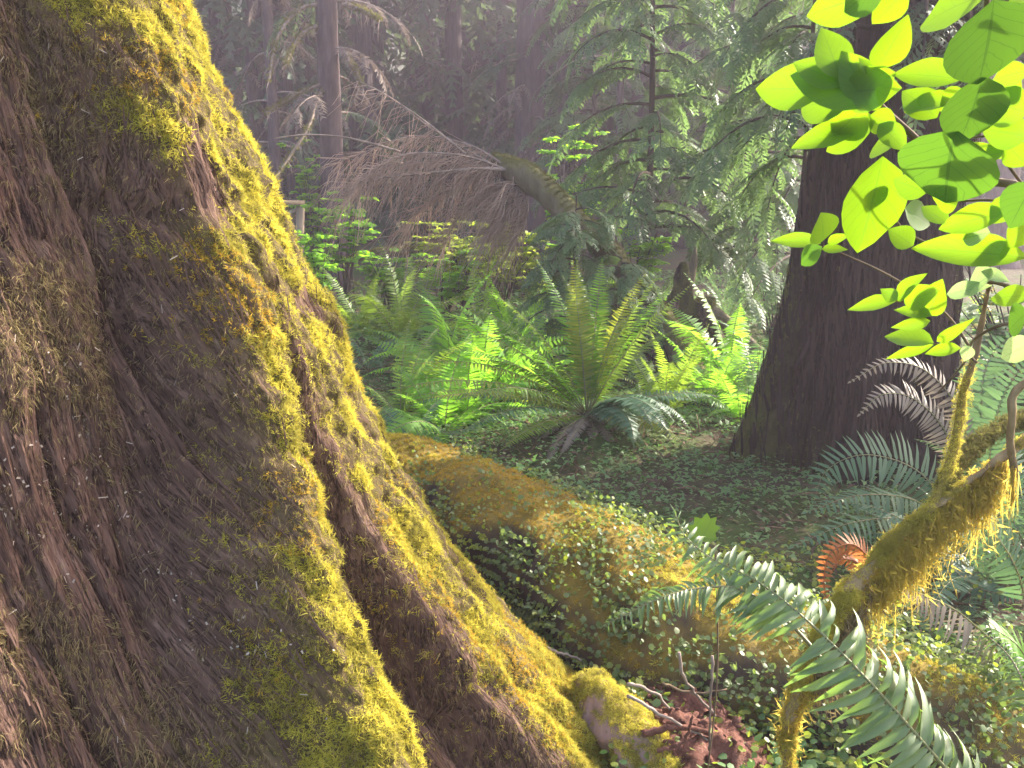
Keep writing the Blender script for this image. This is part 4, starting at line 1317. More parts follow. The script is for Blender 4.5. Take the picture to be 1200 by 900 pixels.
# the near fern: every leaflet its own piece
def leaf_blade(st=7, prof=None, curl=.15, fold=.25, tipdrop=.2, wave=0.0, seed=0):
    """Blade of unit length on +x, unit width on y; uv = (along, across -1..1)."""
    r = np.random.default_rng(seed)
    t = np.linspace(0, 1, st)
    w = prof(t)
    V = []; UVs = []
    for k, (x, h) in enumerate(zip(t, w)):
        for a in (-1, 0, 1):
            z = fold * abs(a) * h - tipdrop * x ** 2 + curl * math.sin(x * 3.0) * .3 + wave * (r.normal() if a else 0)
            V.append((x, a * h * .5, z)); UVs.append((x, a))
    F = []
    for k in range(st - 1):
        for a in (0, 1):
            i = k * 3 + a
            F.append([i, i + 3, i + 4, i + 1])
    return np.array(V), np.array(F), np.array(UVs)


def pin_prof(t):
    return np.clip(np.minimum(1, .45 + t * 6) * (1 - np.clip((t - .3) / .7, 0, 1) ** 1.6) + .02, .02, 1)


PINNA = [me_new('pinna', v * np.array([1, .17, .17 if False else 1.0]) if False else np.stack([v[:, 0], v[:, 1] * .165, v[:, 2] * .6], -1), f, M['fern_front'], True, uv=u)
         for v, f, u in [leaf_blade(7, pin_prof, curl=.1 + .15 * i, fold=.10, tipdrop=.25 + .12 * i, wave=.015, seed=i) for i in range(6)]]


def near_fern():
    c = at(1180, 985, 1.18)
    t = thing('sword_fern', 'near sword fern frond with glossy leaflets arching across the log', 'fern', c)

    def frond(pts, npair, Lmax, hint, seed, prof, start=.06, fwd=.3, droop=.2, r0=.0042, scale_w=1.0):
        C = catmull(A3(pts), 40); rr = np.random.default_rng(seed)
        (rv, rf), pin = frond_on_curve(C, hint, npair, Lmax, .02, rr, prof=prof, droop=droop, fwd=fwd, irregular=.17, r0=r0, start=start)
        fo = obj('frond', rv, rf, M['rachis'], t, smooth=True)
        base = np.array(t.location)
        for p, d, n_, L in pin:
            if rr.random() < .035: continue
            L *= rr.uniform(.8, 1.1) * (.55 if rr.random() < .05 else 1)
            Mx = mats_from(n_[None], None, 1.0, x=d[None])[0] * L
            Mx[:, 1] *= scale_w
            m4 = Matrix([[Mx[i][0], Mx[i][1], Mx[i][2], (p - base)[i]] for i in range(3)] + [[0, 0, 0, 1]])
            inst('pinna', PINNA[rr.integers(6)], fo, M=m4)

    pr = lambda t_: (min(1, .75 + t_) * (1 - max(0, (t_ - .5) / .5) ** 1.5 * .72)) if t_ < .97 else .25
    frond([(1180, 985, 1.18), (1090, 880, 1.20), (1010, 790, 1.24), (940, 722, 1.30), (885, 680, 1.36), (835, 655, 1.42), (803, 628, 1.46), (792, 604, 1.47)], 52, .102, (-.22, -.48, .86), 3, pr)
    pr2 = lambda t_: .25 + .75 * (1 - t_) ** .8
    frond([(1010, 830, 1.24), (930, 735, 1.32), (870, 692, 1.36), (815, 690, 1.36), (765, 705, 1.34), (712, 731, 1.33)], 40, .075, (-.3, -.3, .9), 5, pr2, start=.35, fwd=.5)
    frond([(1230, 960, 1.25), (1215, 860, 1.35), (1190, 780, 1.5), (1150, 738, 1.6)][::1], 26, .06, (-.5, -.5, .7), 9, pr2, start=.4)


near_fern()


def right_fern():
    c = at(1190, 850, 2.4); c[2] = float(terrain(c[0], c[1]))
    t = thing('sword_fern', 'half withered fern with limp hanging leaflets under the mossy limb', 'fern', c, 'sword ferns on the forest floor')
    path_frond(t, [(1190, 850, 2.4), (1172, 770, 2.3), (1130, 722, 2.2), (1085, 698, 2.1), (1055, 690, 2.0)], 'fern_dry', 20, .10, .016, (0, -.3, 1), 20, droop=1.4, start=.35)
    path_frond(t, [(1215, 800, 2.3), (1195, 760, 2.25), (1170, 740, 2.2), (1155, 735, 2.2)], 'fern_lady', 20, .09, .02, (-.1, -.5, .8), 21, start=.2)
    path_frond(t, [(1190, 850, 2.4), (1210, 770, 2.3), (1225, 740, 2.2)], 'fern_grey', 22, .1, .02, (-.4, -.4, .8), 22)
    s = at(1185, 660, 2.2)
    path_frond(t, [(1190, 850, 2.4), (1200, 700, 2.45), (1160, 620, 2.4), (1110, 600, 2.35), (1090, 625, 2.3)], 'fern_grey', 30, .09, .016, (-.2, -.7, .6), 23, start=.4)


right_fern()


# ------------------------------------------------------------------ bent mossy limb with its hanging beard
def mossy_limb():
    Y = 1.75
    pts = [(925, 960, Y), (922, 880, Y), (930, 825, Y), (952, 770, Y), (985, 712, Y + .02), (1030, 655, Y + .05), (1080, 606, Y + .08), (1140, 562, Y + .1), (1205, 512, Y + .1), (1290, 450, Y + .1)]
    C = catmull(A3(pts), 110)
    R = np.interp(np.linspace(0, 1, 110), [0, .2, .35, .47, .55, .65, .8, 1], [.012, .011, .012, .017, .013, .009, .009, .008])
    V, F = tube(C, R, 26, disp=lambda s, th, p: .022 * (fbm(p * 26, 3, 3) - .45) + .008 * (fbm(p * 70, 2, 4) - .5))
    P, N, a = surf(V, 110, 26)
    root = C[0] * 1.0; root[2] = float(terrain(C[0][0], C[0][1]))
    t = thing('mossy_limb', 'bent slender trunk wrapped in golden moss with a long hanging beard', 'tree', root)
    row = np.repeat(np.arange(110), 26) / 110
    bare = sstep(.62, .70, row) * .75
    mo = np.clip(.06 + .94 * sstep(.44, .58, fbm(P * 17, 3, 5)) - bare, 0, 1)
    obj('trunk', V, F, M['limbbark'], t, smooth=True, attrs={'moss': np.concatenate([mo, [0, 0]])})
    p, n_, i = pick_surf(P, N, a, mo * (.3 + sstep(-.2, .6, N[:, 2] - .5 * N[:, 0])), 9000)
    stuff(tufts(p, n_, .0095, FEATHER, jit=.5).obj('moss', M['moss_gold'], t))
    p, n_, i = pick_surf(P, N, a, (1 - bare) * sstep(-.3, .3, -N[:, 2] + .4 * N[:, 0]), 2000)
    stuff(tufts(p, n_, .009, FEATHER, jit=.4).obj('ochre_moss', M['moss_ochre'], t))

    def beard(name, r0, r1, n, Lmin, Lmax, mat, w=.0011):
        s = Soup(); V = []; F = []
        for q in range(n):
            u = rng.uniform(r0, r1); j = min(109, int(u * 110))
            p = C[j] + np.array([rng.normal(0, .012), rng.normal(0.006, .009), -R[j] * .95])
            cl = float(sstep(.3, .68, fbm(np.array([[u * 55, 0.]]), 2, 6)[0]))
            if rng.random() > .12 + cl: continue
            L = rng.uniform(Lmin, Lmax) * (.2 + 1.1 * cl) * rng.uniform(.4, 1.1)
            d = np.array([rng.normal(0, .10), rng.normal(0, .10), -1.0])
            m1 = p + d * L * .45 + rng.normal(0, .006, 3); e = p + d * L + rng.normal(0, .012, 3)
            sd = norm(np.array([rng.normal(), rng.normal(), .2])) * w * rng.uniform(.6, 1.6)
            k = len(V) * 5
            V.append(np.array([p - sd, p + sd, m1 - sd, m1 + sd, e])); F += [[k, k + 1, k + 2], [k + 1, k + 3, k + 2], [k + 2, k + 3, k + 4]]
            # fuzz along the strand
            for z in range(3):
                b = p + (e - p) * rng.uniform(.1, .95)
                s.add(np.array([b, b + [0, 0, -.006], b + rng.normal(0, .010, 3) + [0, 0, -.006]]), np.array([[0, 1, 2]]))
        s.add(np.vstack(V), np.array(F))
        return stuff(s.obj(name, M[mat], t))
    beard('hanging_moss', .49, .84, 5200, .03, .19, 'moss_hang')
    beard('brown_beard', .38, .52, 3600, .05, .16, 'moss_brown', .0013)
    beard('stem_beard', .12, .32, 500, .02, .08, 'moss_hang')
    # upright side stem
    S = catmull(A3([(1085, 608, Y + .08), (1108, 560, Y + .12), (1122, 505, Y + .15), (1128, 462, Y + .15), (1140, 425, Y + .12), (1150, 380, Y + .1), (1160, 330, Y)]), 50)
    RS = np.interp(np.linspace(0, 1, 50), [0, .2, .5, .75, 1], [.012, .010, .008, .006, .004])
    V, F = tube(S, RS, 16, disp=lambda s, th, p: .008 * (fbm(p * 30, 3, 7) - .4))
    P, N, a = surf(V, 50, 16)
    rr = np.repeat(np.arange(50), 16) / 50
    mo = (1 - sstep(.5, .7, rr))
    so = obj('side_stem', V, F, M['limbbark'], t, smooth=True, attrs={'moss': np.concatenate([mo, [0, 0]])})
    p, n_, i = pick_surf(P, N, a, mo + .03, 1300)
    stuff(tufts(p, n_, .008, FEATHER, jit=.4).obj('moss', M['moss_gold'], so))
    S = catmull(A3([(1105, 570, Y + .12), (1135, 530, Y + .2), (1165, 506, Y + .25), (1200, 490, Y + .3), (1260, 470, Y + .3)]), 40)
    V, F = tube(S, np.linspace(.016, .014, 40), 14, disp=lambda s, th, p: .008 * (fbm(p * 30, 3, 8) - .4))
    P, N, a = surf(V, 40, 14)
    so = obj('side_branch', V, F, M['limbbark'], t, smooth=True, attrs={'moss': np.ones(len(V))})
    p, n_, i = pick_surf(P, N, a, np.ones(len(P)), 1800)
    stuff(tufts(p, n_, .013, FEATHER, jit=.4).obj('moss', M['moss_dull'], so))
    # thin bare twig that crosses the limb near the edge, moss tassel below
    S = catmull(A3([(1215, 440, Y - .02), (1188, 462, Y), (1186, 490, Y), (1184, 520, Y + .02), (1190, 560, Y + .05)]), 26)
    obj('twig', *tube(S, np.linspace(.008, .007, 26), 8, disp=lambda s, th, p: .006 * (fbm(p * 40, 2, 3) - .5)), M['limbbark'], t, smooth=True)
    s = Soup()
    for q in range(70):
        p = at(1188 + rng.normal(0, 2.0), 545 + rng.uniform(0, 40), Y + .03)
        e = p + np.array([rng.normal(0, .006), rng.normal(0, .006), -rng.uniform(.03, .07)])
        sd = norm(rng.normal(0, 1, 3)) * .0018
        s.add(np.array([p - sd, p + sd, e]), np.array([[0, 1, 2]]))
    stuff(s.obj('moss_tassel', M['moss_hang'], t))


mossy_limb()


# ------------------------------------------------------------------ bright leafy shrub
def ov_prof(t):
    return np.clip((np.sin(np.pi * t ** .82) ** .85), .02, 1)


def lance_prof(t):
    return np.clip(np.sin(np.pi * t ** .7) ** 1.0, .02, 1)


def leafy_shrub():
    dep = lambda x, y: 1.26 - .0008 * (x - 900) + .00045 * (y - 200)
    base = at(1290, 700, 1.5); base[2] = float(terrain(base[0], base[1]))
    t = thing('leafy_shrub', 'overhanging shrub with large sunlit yellow green leaves on thin twigs', 'shrub', base)
    D = 1.12
    tw = [([(1290, 1100, 1.5), (1300, 700, 1.5), (1270, 420, 1.35), (1215, 240, 1.2), (1130, 210, D), (1060, 150, D), (1030, 122, D)], .007, 'stem'),
          ([(1215, 345, 1.3), (1150, 330, 1.2), (1100, 352, 1.15), (1050, 353, 1.12)], .0028, 'twig'),
          ([(1140, 412, 1.3), (1105, 365, 1.22), (1040, 322, 1.18), (965, 288, 1.15)], .0024, 'twig'),
          ([(1165, -60, 1.15), (1148, 90, 1.15), (1165, 165, 1.16), (1215, 240, 1.2)], .0032, 'twig'),
          ([(1145, 425, 1.3), (1120, 405, 1.25), (1092, 403, 1.2)], .002, 'twig'),
          ([(1215, 150, 1.2), (1150, 160, 1.15), (1090, 165, 1.12)], .002, 'twig'),
          ([(1270, 420, 1.35), (1200, 380, 1.3), (1145, 395, 1.3), (1130, 425, 1.3), (1100, 460, 1.3)], .0026, 'twig'),
          ([(1150, 95, 1.15), (1080, 90, 1.13), (1025, 82, 1.12), (1000, 108, 1.12)], .002, 'twig'),
          ([(1120, 300, 1.2), (1060, 270, 1.16), (1040, 230, 1.13), (1033, 185, 1.1)], .002, 'twig'),
          ([(1200, -40, 1.1), (1080, -20, 1.1), (1000, -25, 1.1)], .002, 'twig'),
          ([(1215, 300, 1.2), (1180, 240, 1.17), (1120, 235, 1.15), (1085, 226, 1.14)], .002, 'twig')]
    for p, r, nm in tw:
        C = catmull(A3([(x, y, dep(x, y) + .035 if x < 1230 and y < 480 else Y) for x, y, Y in p]), 30)
        obj(nm, *tube(C, np.linspace(r, r * .55, 30), 7), M['twig'], t, smooth=True)

    def leaf(bx, by, tx, ty, wpx, Y=1.12, mat='leaf_bright', tilt=None, prof=ov_prof, dY=None):
        Y = dep(bx, by) + rng.normal(0, .004) - (.05 if mat == 'leaf_shaded' else 0)
        q = at(tx, ty, dep(tx, ty) + rng.normal(0, .012) - (.05 if mat == 'leaf_shaded' else 0)); p = at(bx, by, Y)
        L = np.linalg.norm(q - p); x = (q - p) / L
        wd = wpx / FPX * Y
        view = norm(np.array([0, 0, CAMZ]) - p)
        z = norm(view + (np.array([rng.normal(0, .3), 0, .35 + rng.normal(0, .25)]) if tilt is None else np.array(tilt)))
        z = norm(z - x * np.dot(z, x)); y = np.cross(z, x)
        fs = max(.35, abs(np.dot(z, view)))
        wd = wd / fs
        v, f, u = leaf_blade(9, prof, curl=rng.uniform(.02, .12), fold=rng.uniform(.08, .2), tipdrop=rng.uniform(.03, .2), wave=.012, seed=int(rng.integers(1e6)))
        # petiole
        vv = np.stack([v[:, 0] * L, v[:, 1] * wd, v[:, 2] * L * .6], -1)
        Wv = p + vv @ np.stack([x, y, z])
        return obj('leaf', Wv, f, M[mat], t, smooth=True, uv=u)

    B, G, PL = 'leaf_bright', 'leaf_shaded', 'leaf_pale'
    LV = [(968, 105, 884, 103, 48, 1.12, B), (985, 92, 964, 32, 40, 1.13, B), (1030, 118, 925, 84, 55, 1.14, B), (990, 108, 1056, 103, 42, 1.10, B), (1012, 150, 926, 172, 28, 1.10, B),
          (1000, 120, 935, 122, 40, 1.122, B), (990, 100, 930, 72, 34, 1.124, B), (1010, 115, 1048, 85, 36, 1.118, B), (1015, 125, 975, 160, 44, 1.12, B), (1020, 135, 1050, 150, 30, 1.118, B), (985, 110, 1010, 70, 30, 1.125, B),
          (1028, 140, 965, 176, 34, 1.13, B), (1025, 120, 985, 60, 42, 1.15, B), (1030, 145, 1062, 176, 26, 1.10, B),
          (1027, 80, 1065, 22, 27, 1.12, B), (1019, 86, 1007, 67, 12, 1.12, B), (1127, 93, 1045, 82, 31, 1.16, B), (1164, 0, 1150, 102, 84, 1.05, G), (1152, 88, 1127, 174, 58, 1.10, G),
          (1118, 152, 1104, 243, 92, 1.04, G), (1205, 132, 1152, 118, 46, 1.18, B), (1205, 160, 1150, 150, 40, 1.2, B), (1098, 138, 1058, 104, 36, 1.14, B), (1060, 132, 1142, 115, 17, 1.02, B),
          (1034, 183, 1009, 302, 62, 1.06, B), (1086, 226, 1047, 210, 32, 1.14, B), (1060, 245, 1091, 263, 25, 1.15, B), (1070, 288, 1042, 268, 28, 1.14, B), (1182, 248, 1098, 268, 30, 1.16, B),
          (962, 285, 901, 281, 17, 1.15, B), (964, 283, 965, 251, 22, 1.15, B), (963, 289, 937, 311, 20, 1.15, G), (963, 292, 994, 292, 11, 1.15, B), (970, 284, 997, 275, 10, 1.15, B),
          (1205, 302, 1066, 289, 40, 1.02, B), (1050, 353, 991, 362, 16, 1.12, B), (1051, 352, 1032, 338, 17, 1.12, B), (1051, 352, 1082, 319, 14, 1.12, B), (1060, 356, 1100, 338, 22, 1.13, B),
          (1088, 370, 1103, 328, 28, 1.14, B), (1092, 370, 1046, 361, 15, 1.14, B), (1090, 376, 1044, 384, 16, 1.14, B), (1094, 402, 1036, 393, 23, 1.18, B), (1094, 404, 1035, 421, 13, 1.18, B),
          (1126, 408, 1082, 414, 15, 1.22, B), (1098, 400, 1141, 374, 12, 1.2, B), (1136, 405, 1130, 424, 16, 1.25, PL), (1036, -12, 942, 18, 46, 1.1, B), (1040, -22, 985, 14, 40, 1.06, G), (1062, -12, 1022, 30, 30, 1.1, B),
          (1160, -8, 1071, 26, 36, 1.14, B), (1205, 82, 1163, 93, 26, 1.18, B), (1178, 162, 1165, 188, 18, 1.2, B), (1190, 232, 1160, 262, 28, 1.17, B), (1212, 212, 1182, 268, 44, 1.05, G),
          (1160, 272, 1128, 280, 20, 1.15, PL), (1208, 346, 1160, 350, 22, 1.25, B), (1110, 345, 1162, 334, 16, 1.17, PL), (1135, 340, 1165, 318, 18, 1.18, PL), (1150, 318, 1185, 330, 14, 1.16, PL),
          (1180, 170, 1205, 195, 30, 1.22, B), (1120, 190, 1175, 178, 26, 1.2, B), (1090, 200, 1060, 190, 20, 1.17, B), (1095, 235, 1125, 215, 22, 1.18, B), (1110, 262, 1080, 240, 20, 1.19, B),
          (1040, 215, 1020, 245, 16, 1.14, B), (1055, 165, 1020, 172, 22, 1.12, B), (1070, 175, 1095, 195, 20, 1.12, B), (1200, 20, 1175, 10, 30, 1.1, B),
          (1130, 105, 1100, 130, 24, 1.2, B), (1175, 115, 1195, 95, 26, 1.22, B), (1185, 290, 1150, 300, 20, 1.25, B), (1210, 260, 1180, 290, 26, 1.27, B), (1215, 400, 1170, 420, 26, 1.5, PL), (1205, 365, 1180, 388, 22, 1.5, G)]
    for l in LV:
        leaf(*l[:5], Y=l[5], mat=l[6], prof=lance_prof if l[4] < 18 else ov_prof)


leafy_shrub()


def maple_seedling():
    b = at(835, 700, 1.9); b[2] = float(terrain(b[0], b[1]))
    t = thing('maple_seedling', 'single bright green scalloped leaf on a thin stalk behind the fern tip', 'plant', b)
    tip = at(838, 640, 1.75)
    obj('stem', *tube(catmull(np.array([b, (b + tip) / 2 + [.02, 0, .03], tip]), 14), .002, 6), M['twig'], t)
    O = [(0, 0), (-.3, -.08), (-.62, .1), (-.5, .3), (-.66, .5), (-.42, .58), (-.46, .85), (-.18, .8), (-.02, 1.02), (.16, .82), (.42, .9), (.42, .62), (.68, .52), (.5, .32), (.62, .08), (.3, -.06)]
    V = np.array([(0, .35, .03)] + [(x, y, .06 * abs(x) - .05 * y * y) for x, y in O]); n = len(O)
    F = np.array([[0, 1 + i, 1 + (i + 1) % n] for i in range(n)])
    x = norm(np.array([.92, .25, -.15])); y = norm(np.array([.25, .45, .85])); z = np.cross(x, y)
    P = at(822, 634, 1.75) + (V * [.062, .062, .062]) @ np.stack([x, y, -z])
    obj('leaf', P, F, M['leaf_bright'], t, uv=V[:, :2] * .3)


maple_seedling()


# ------------------------------------------------------------------ understory shrubs
OV_V = np.array([[0, 0, 0], [.3, -.3, .05], [.65, -.26, .02], [1, 0, -.08], [.65, .26, .02], [.3, .3, .05]])
OV_F = np.array([[0, 1, 5], [1, 2, 4], [1, 4, 5], [2, 3, 4]])


def shrub(label, px, Y, w, h, nst, per, leaf, mat, group='bright shrubs in the clearing', z0=.15, flat=.5):
    b = on_ground(px, Y)
    t = thing('leafy_shrub', label, 'shrub', b, group)
    pos, dirs = [], []
    for i in range(nst):
        a = rng.uniform(0, 6.28); rad = w / 2 * math.sqrt(rng.uniform(.05, 1)); hh = h * rng.uniform(.55, 1.0)
        e = b + np.array([math.cos(a) * rad, math.sin(a) * rad * .7, hh])
        C = catmull(np.array([b + rng.normal(0, .04, 3) * [1, 1, 0], b + (e - b) * [.4, .4, .6], e]), 12)
        obj('stem', *tube(C, np.linspace(.009, .003, 12), 5), M['limb_dark'], t, smooth=True)
        for s in range(5):
            f = rng.uniform(z0, 1); p = C[min(11, int(f * 11))]
            aa = rng.uniform(0, 6.28); L = rng.uniform(.2, .45) * w * .5
            q = p + np.array([math.cos(aa) * L, math.sin(aa) * L, rng.uniform(-.05, .12) * L])
            for k in range(per):
                u = (k + .5) / per
                sg = 1 if k % 2 else -1
                d = norm((q - p) * [1, 1, 0]); sd = np.array([-d[1], d[0], 0]) * sg
                pos.append(p + (q - p) * u); dirs.append(norm(d * .6 + sd + [0, 0, rng.normal(-.1, .25)]))
    pos = np.array(pos); dirs = np.array(dirs)
    zz = norm(np.array([0, 0, 1.0]) + rng.normal(0, flat * .6, pos.shape))
    v, f = scatter(OV_V, OV_F, pos, mats_from(zz, None, rng.uniform(leaf * .65, leaf * 1.3, len(pos)), x=dirs))
    stuff(obj('foliage', v, f, M[mat], t))


shrub('bright green bush glowing beside the tall grey trunk', 405, 11.6, 1.1, 1.75, 18, 20, .085, 'shrub_bright', z0=.5)
shrub('tall thin sunlit bush climbing behind the railing', 372, 14.0, .9, 2.5, 16, 20, .085, 'shrub_bright', z0=.4)
shrub('wide yellow green bush with flat tiers above the level log', 545, 11.5, 1.6, 1.35, 26, 20, .085, 'shrub_olive', z0=.5)
shrub('small lime bush at the thin propped log', 455, 11.2, .9, 1.0, 14, 20, .08, 'shrub_bright', z0=.4)
shrub('vivid green bush glowing behind the leaning mossy trunk', 672, 10.8, .85, 2.5, 18, 20, .085, 'shrub_bright', z0=.55)
shrub('low vivid bush in the sun behind the hollow stump', 740, 9.6, .9, 1.35, 16, 20, .08, 'shrub_bright', z0=.5)
shrub('leafy olive bush on the level log near the leaning trunk', 625, 11.5, 1.0, 1.2, 14, 20, .08, 'shrub_olive')
shrub('low tiered lime bush in front of the level log', 520, 10.4, 1.1, 1.0, 14, 20, .075, 'shrub_bright', z0=.5)
shrub('yellow green bush by the tip of the dead twig fan', 588, 10.6, 1.0, 1.25, 14, 20, .075, 'shrub_olive', z0=.55)
shrub('lime bush crowding the trunk edge below the railing', 378, 10.6, .8, 1.3, 14, 20, .075, 'shrub_bright', z0=.45)
shrub('dull bush deep in the shade by the thick dark trunk', 905, 9.0, 1.1, 1.1, 14, 12, .07, 'oxalis')
shrub('leafy bush in the light right of the thick dark trunk', 1185, 6.0, 1.2, 1.3, 18, 12, .07, 'oxalis')


# ------------------------------------------------------------------ roots and rotten wood at the foot of the big tree
def foot():
    C = catmull(A3([(690, 800, 2.3), (708, 830, 2.2), (735, 860, 2.12), (765, 905, 2.02), (790, 950, 1.95)]), 50)
    C[:, 2] = np.maximum(C[:, 2], -.02)
    R = np.interp(np.linspace(0, 1, 50), [0, .3, .6, 1], [.05, .075, .07, .05])
    V, F = tube(C, R, 40, disp=lambda s, th, p: .07 * (fbm(p * 9, 3, 3) - .5) + .03 * (fbm(p * 30, 2, 4) - .5) + .014 * (fbm(np.stack([th * 7, s * 8], -1), 3, 5) - .5))
    P, N, a = surf(V, 50, 40)
    bare = sstep(.72, .9, N @ norm(np.array([-.55, -.8, .15])) + .25 * (fbm(P * 12, 3, 9) - .5))
    mo = 1 - bare
    t = thing('mossy_root', 'knobby root with bare pinkish wood and a cap of golden moss', 'root', C[20] * [1, 1, 0])
    obj('root_body', V, F, M['pinkwood'], t, smooth=True, attrs={'moss': np.concatenate([mo, [0, 0]])})
    p, n_, i = pick_surf(P, N, a, mo * (N[:, 2] > -.3), 3800)
    stuff(tufts(p, n_, .013, FEATHER).obj('moss', M['moss_gold'], t))
    # crumbling red rotten wood
    c = at(800, 905, 2.15)
    g = np.linspace(-1, 1, 60); X, Y = np.meshgrid(g * .30, g * .36)
    rad = np.sqrt((X / .30) ** 2 + (Y / .36) ** 2)
    wx, wy = X + c[0] + .02, Y + c[1]
    Pn = np.stack([wx, wy], -1)
    Z = terrain(wx, wy) + (1 - sstep(.3, 1, rad)) * (.08 + .10 * (fbm(Pn * 9, 3, 4) - .3)) + .05 * (fbm(Pn * 34, 3, 5) - .5) - .03 * sstep(.7, 1, rad) + .012
    t2 = thing('rotten_wood', 'crumbling heap of red brown rotten wood beside the knobby root', 'rotten wood', np.array([c[0], c[1], 0]))
    obj('wood_mound', np.stack([wx, wy, Z], -1).reshape(-1, 3), frac_grid(60, 60), M['redrot'], t2, smooth=True)
    i = rng.choice(3600, 420); Q = np.stack([wx, wy, Z], -1).reshape(-1, 3)[i]
    bv = np.array([[-.5, -.2, -.2], [.5, -.15, -.2], [.45, .2, -.15], [-.5, .15, -.2], [-.4, -.1, .2], [.4, -.1, .25], [.35, .15, .2], [-.4, .12, .25]])
    bf = np.array([[4, 5, 6, 7], [0, 1, 5, 4], [1, 2, 6, 5], [2, 3, 7, 6], [3, 0, 4, 7]])
    s = Soup().add(*scatter(bv, bf, Q, mats_from(rnd_dir(420, .8), rng.uniform(0, 6.3, 420), rng.uniform(.012, .045, 420))))
    stuff(s.obj('wood_crumbs', M['redrot'], t2))
    st = [('reddish stick lying flat across the rotten wood', [(752, 860), (790, 852), (832, 858)], .011, 'redrot', 2.05), ('thin pale stick slanting down from the creeper leaves', [(795, 765), (805, 800), (838, 838)], .005, 'deadwood', 2.1),
          ('long thin twig running down to the light ferns', [(735, 815), (790, 845), (858, 882)], .005, 'deadwood', 2.05), ('short pale twig stuck in the side of the log', [(632, 757), (655, 765), (682, 774)], .006, 'deadwood', 2.5),
          ('upright bare stalk in front of the leafy log', [(835, 770), (833, 820), (831, 880)], .004, 'deadwood', 1.95), ('brown twig bridging the hollow over the rotten wood', [(775, 800), (810, 812), (850, 808)], .004, 'twig', 2.1),
          ('dark stick tilted among the red crumbs', [(770, 880), (800, 868), (812, 840)], .006, 'redrot', 2.0), ('grey twig curved under the creeping leaves', [(735, 660 + 140), (770, 815), (800, 850)], .005, 'deadwood', 2.15),
          ('pale horizontal twig on the dark face of the log', [(628, 720), (655, 721), (680, 724)], .005, 'deadwood', 2.75)]
    for lab, p, r, m, Y in st:
        Cc = catmull(A3([(x, y, Y) for x, y in p]), 16)
        o = obj('stick', *tube(Cc + rng.normal(0, .002, (16, 3)), np.linspace(r, r * .6, 16), 7), M[m], smooth=True)
        tag(o, lab, 'stick', 'sticks around the rotten wood')


foot()


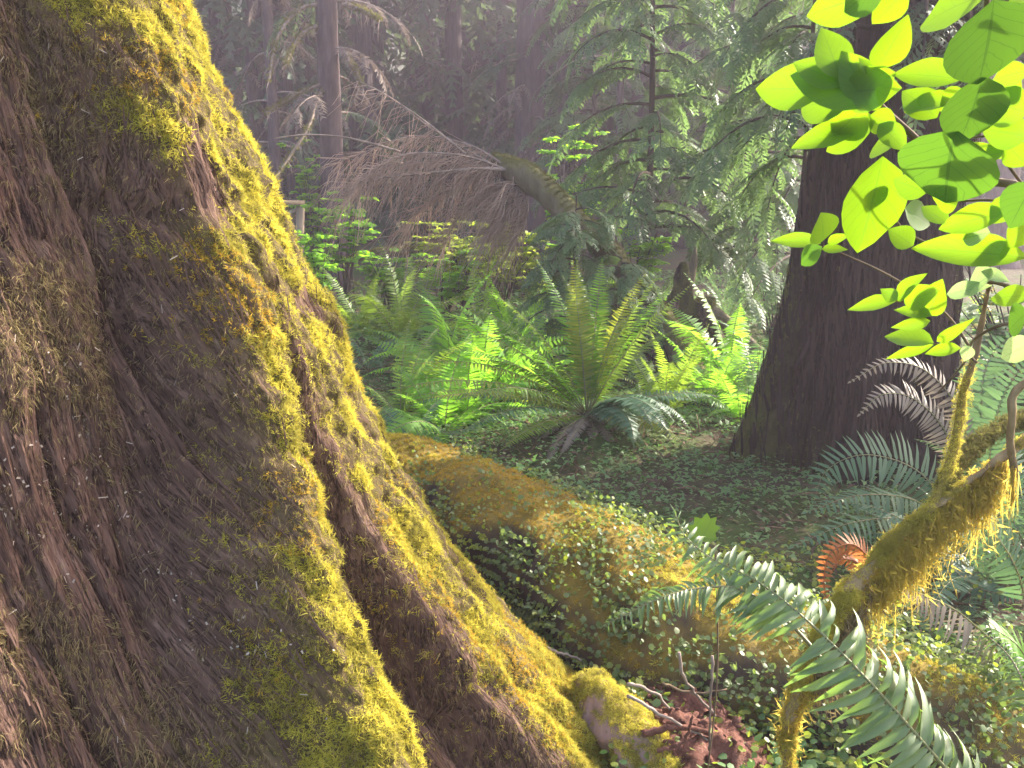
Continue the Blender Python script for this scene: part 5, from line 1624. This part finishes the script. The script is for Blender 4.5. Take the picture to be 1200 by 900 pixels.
# ------------------------------------------------------------------ ground cover and litter
def cover():
    def zone(n, x0, x1, y0, y1, dens):
        x = rng.uniform(x0, x1, n * 3); y = rng.uniform(y0, y1, n * 3)
        P = np.stack([x, y], -1)
        k = rng.uniform(0, 1, n * 3) < dens(P)
        x, y = x[k][:n], y[k][:n]
        return np.stack([x, y, terrain(x, y)], -1)
    tri_v = []; tri_f = []
    for k in range(3):
        a = k * 2.094
        R = np.array([[math.cos(a), -math.sin(a), 0], [math.sin(a), math.cos(a), 0], [0, 0, 1]])
        tri_v.append((ROUND_V * [.9, .9, 1] + [.08, 0, 0]) @ R.T); tri_f.append(ROUND_F + 6 * k)
    tv, tf = np.vstack(tri_v) * .6, np.vstack(tri_f)
    tv = np.vstack([tv[[0, 1, 3, 5]], tv[[6, 7, 9, 11]], tv[[12, 13, 15, 17]]]); tf = np.array([[a + q for q in f] for a in (0, 4, 8) for f in ([0, 1, 2], [0, 2, 3])])
    p = zone(20000, -1.2, 3.2, 2.6, 7.5, lambda P: sstep(.40, .58, fbm(P * 1.6, 3, 2)) * .8 + .25)
    p[:, 2] += rng.uniform(.01, .09, len(p))
    v, f = scatter(tv, tf, p, mats_from(rnd_dir(len(p), .35), rng.uniform(0, 6.3, len(p)), rng.uniform(.022, .046, len(p))))
    tag(obj('ground_cover', v, f, M['oxalis']), 'carpet of small three part leaves on the shaded floor', 'ground cover', None, 'stuff')
    p = zone(9000, -2.5, 6, 7, 16, lambda P: sstep(.38, .6, fbm(P * .9, 3, 2)))
    p[:, 2] += rng.uniform(.02, .2, len(p))
    v, f = scatter(tv, tf, p, mats_from(rnd_dir(len(p), .4), rng.uniform(0, 6.3, len(p)), rng.uniform(.05, .11, len(p))))
    tag(obj('far_undergrowth', v, f, M['oxalis']), 'low leafy undergrowth around the far logs', 'undergrowth', None, 'stuff')
    # near right: low lime green leaves
    p = zone(11000, .25, 2.4, 1.4, 3.4, lambda P: sstep(.36, .55, fbm(P * 2.2, 3, 12)) * .9 + .1)
    p[:, 2] += rng.uniform(.0, .12, len(p))
    v, f = leaves_on(p, np.tile([0, 0, 1.0], (len(p), 1)), .018, jit=.5)
    tag(obj('lime_ground_cover', v, f, M['creeper_lime']), 'lime green creeping leaves below the near fern', 'ground cover', None, 'stuff')
    p = zone(5000, .25, 2.4, 1.4, 3.4, lambda P: sstep(.46, .6, fbm(P * 2.6, 3, 15)))
    p[:, 2] += rng.uniform(.0, .10, len(p))
    v, f = leaves_on(p, np.tile([0, 0, 1.0], (len(p), 1)), .024, jit=.5)
    tag(obj('dark_ground_cover', v, f, M['oxalis']), 'darker rounded leaves mixed below the log', 'ground cover', None, 'stuff')
    # litter
    n = 13000
    p = zone(n, -1.5, 4, 1.5, 10, lambda P: sstep(.35, .6, 1 - fbm(P * 1.6, 3, 2)) * .9 + .1); n = len(p)
    p[:, 2] += .012
    cv = np.array([[-.5, -.12, 0], [.1, -.2, .08], [.5, 0, .02], [.05, .2, .1]]); cf = np.array([[0, 1, 2], [0, 2, 3]])
    v, f = scatter(cv, cf, p, mats_from(rnd_dir(n, .5), rng.uniform(0, 6.3, n), rng.uniform(.015, .06, n)))
    tag(obj('leaf_litter', v, f, M['litter']), 'brown dead leaves and needles on the forest floor', 'leaf litter', None, 'stuff')
    s = Soup()
    for q in zone(620, -1.2, 4, 2, 9, lambda P: np.ones(len(P)) * .5):
        a = rng.uniform(0, 6.28); L = rng.uniform(.06, .3); d = np.array([math.cos(a), math.sin(a), rng.normal(0, .12)]) * L
        s.add(*tube(np.array([q + [0, 0, .02], q + d * .5 + [0, 0, .03 + rng.uniform(0, .02)], q + d + [0, 0, .02]]), [.005, .0045, .002], 4))
    tag(s.obj('twig_litter', M['twig']), 'fallen twigs scattered on the forest floor', 'twigs', None, 'stuff')


cover()
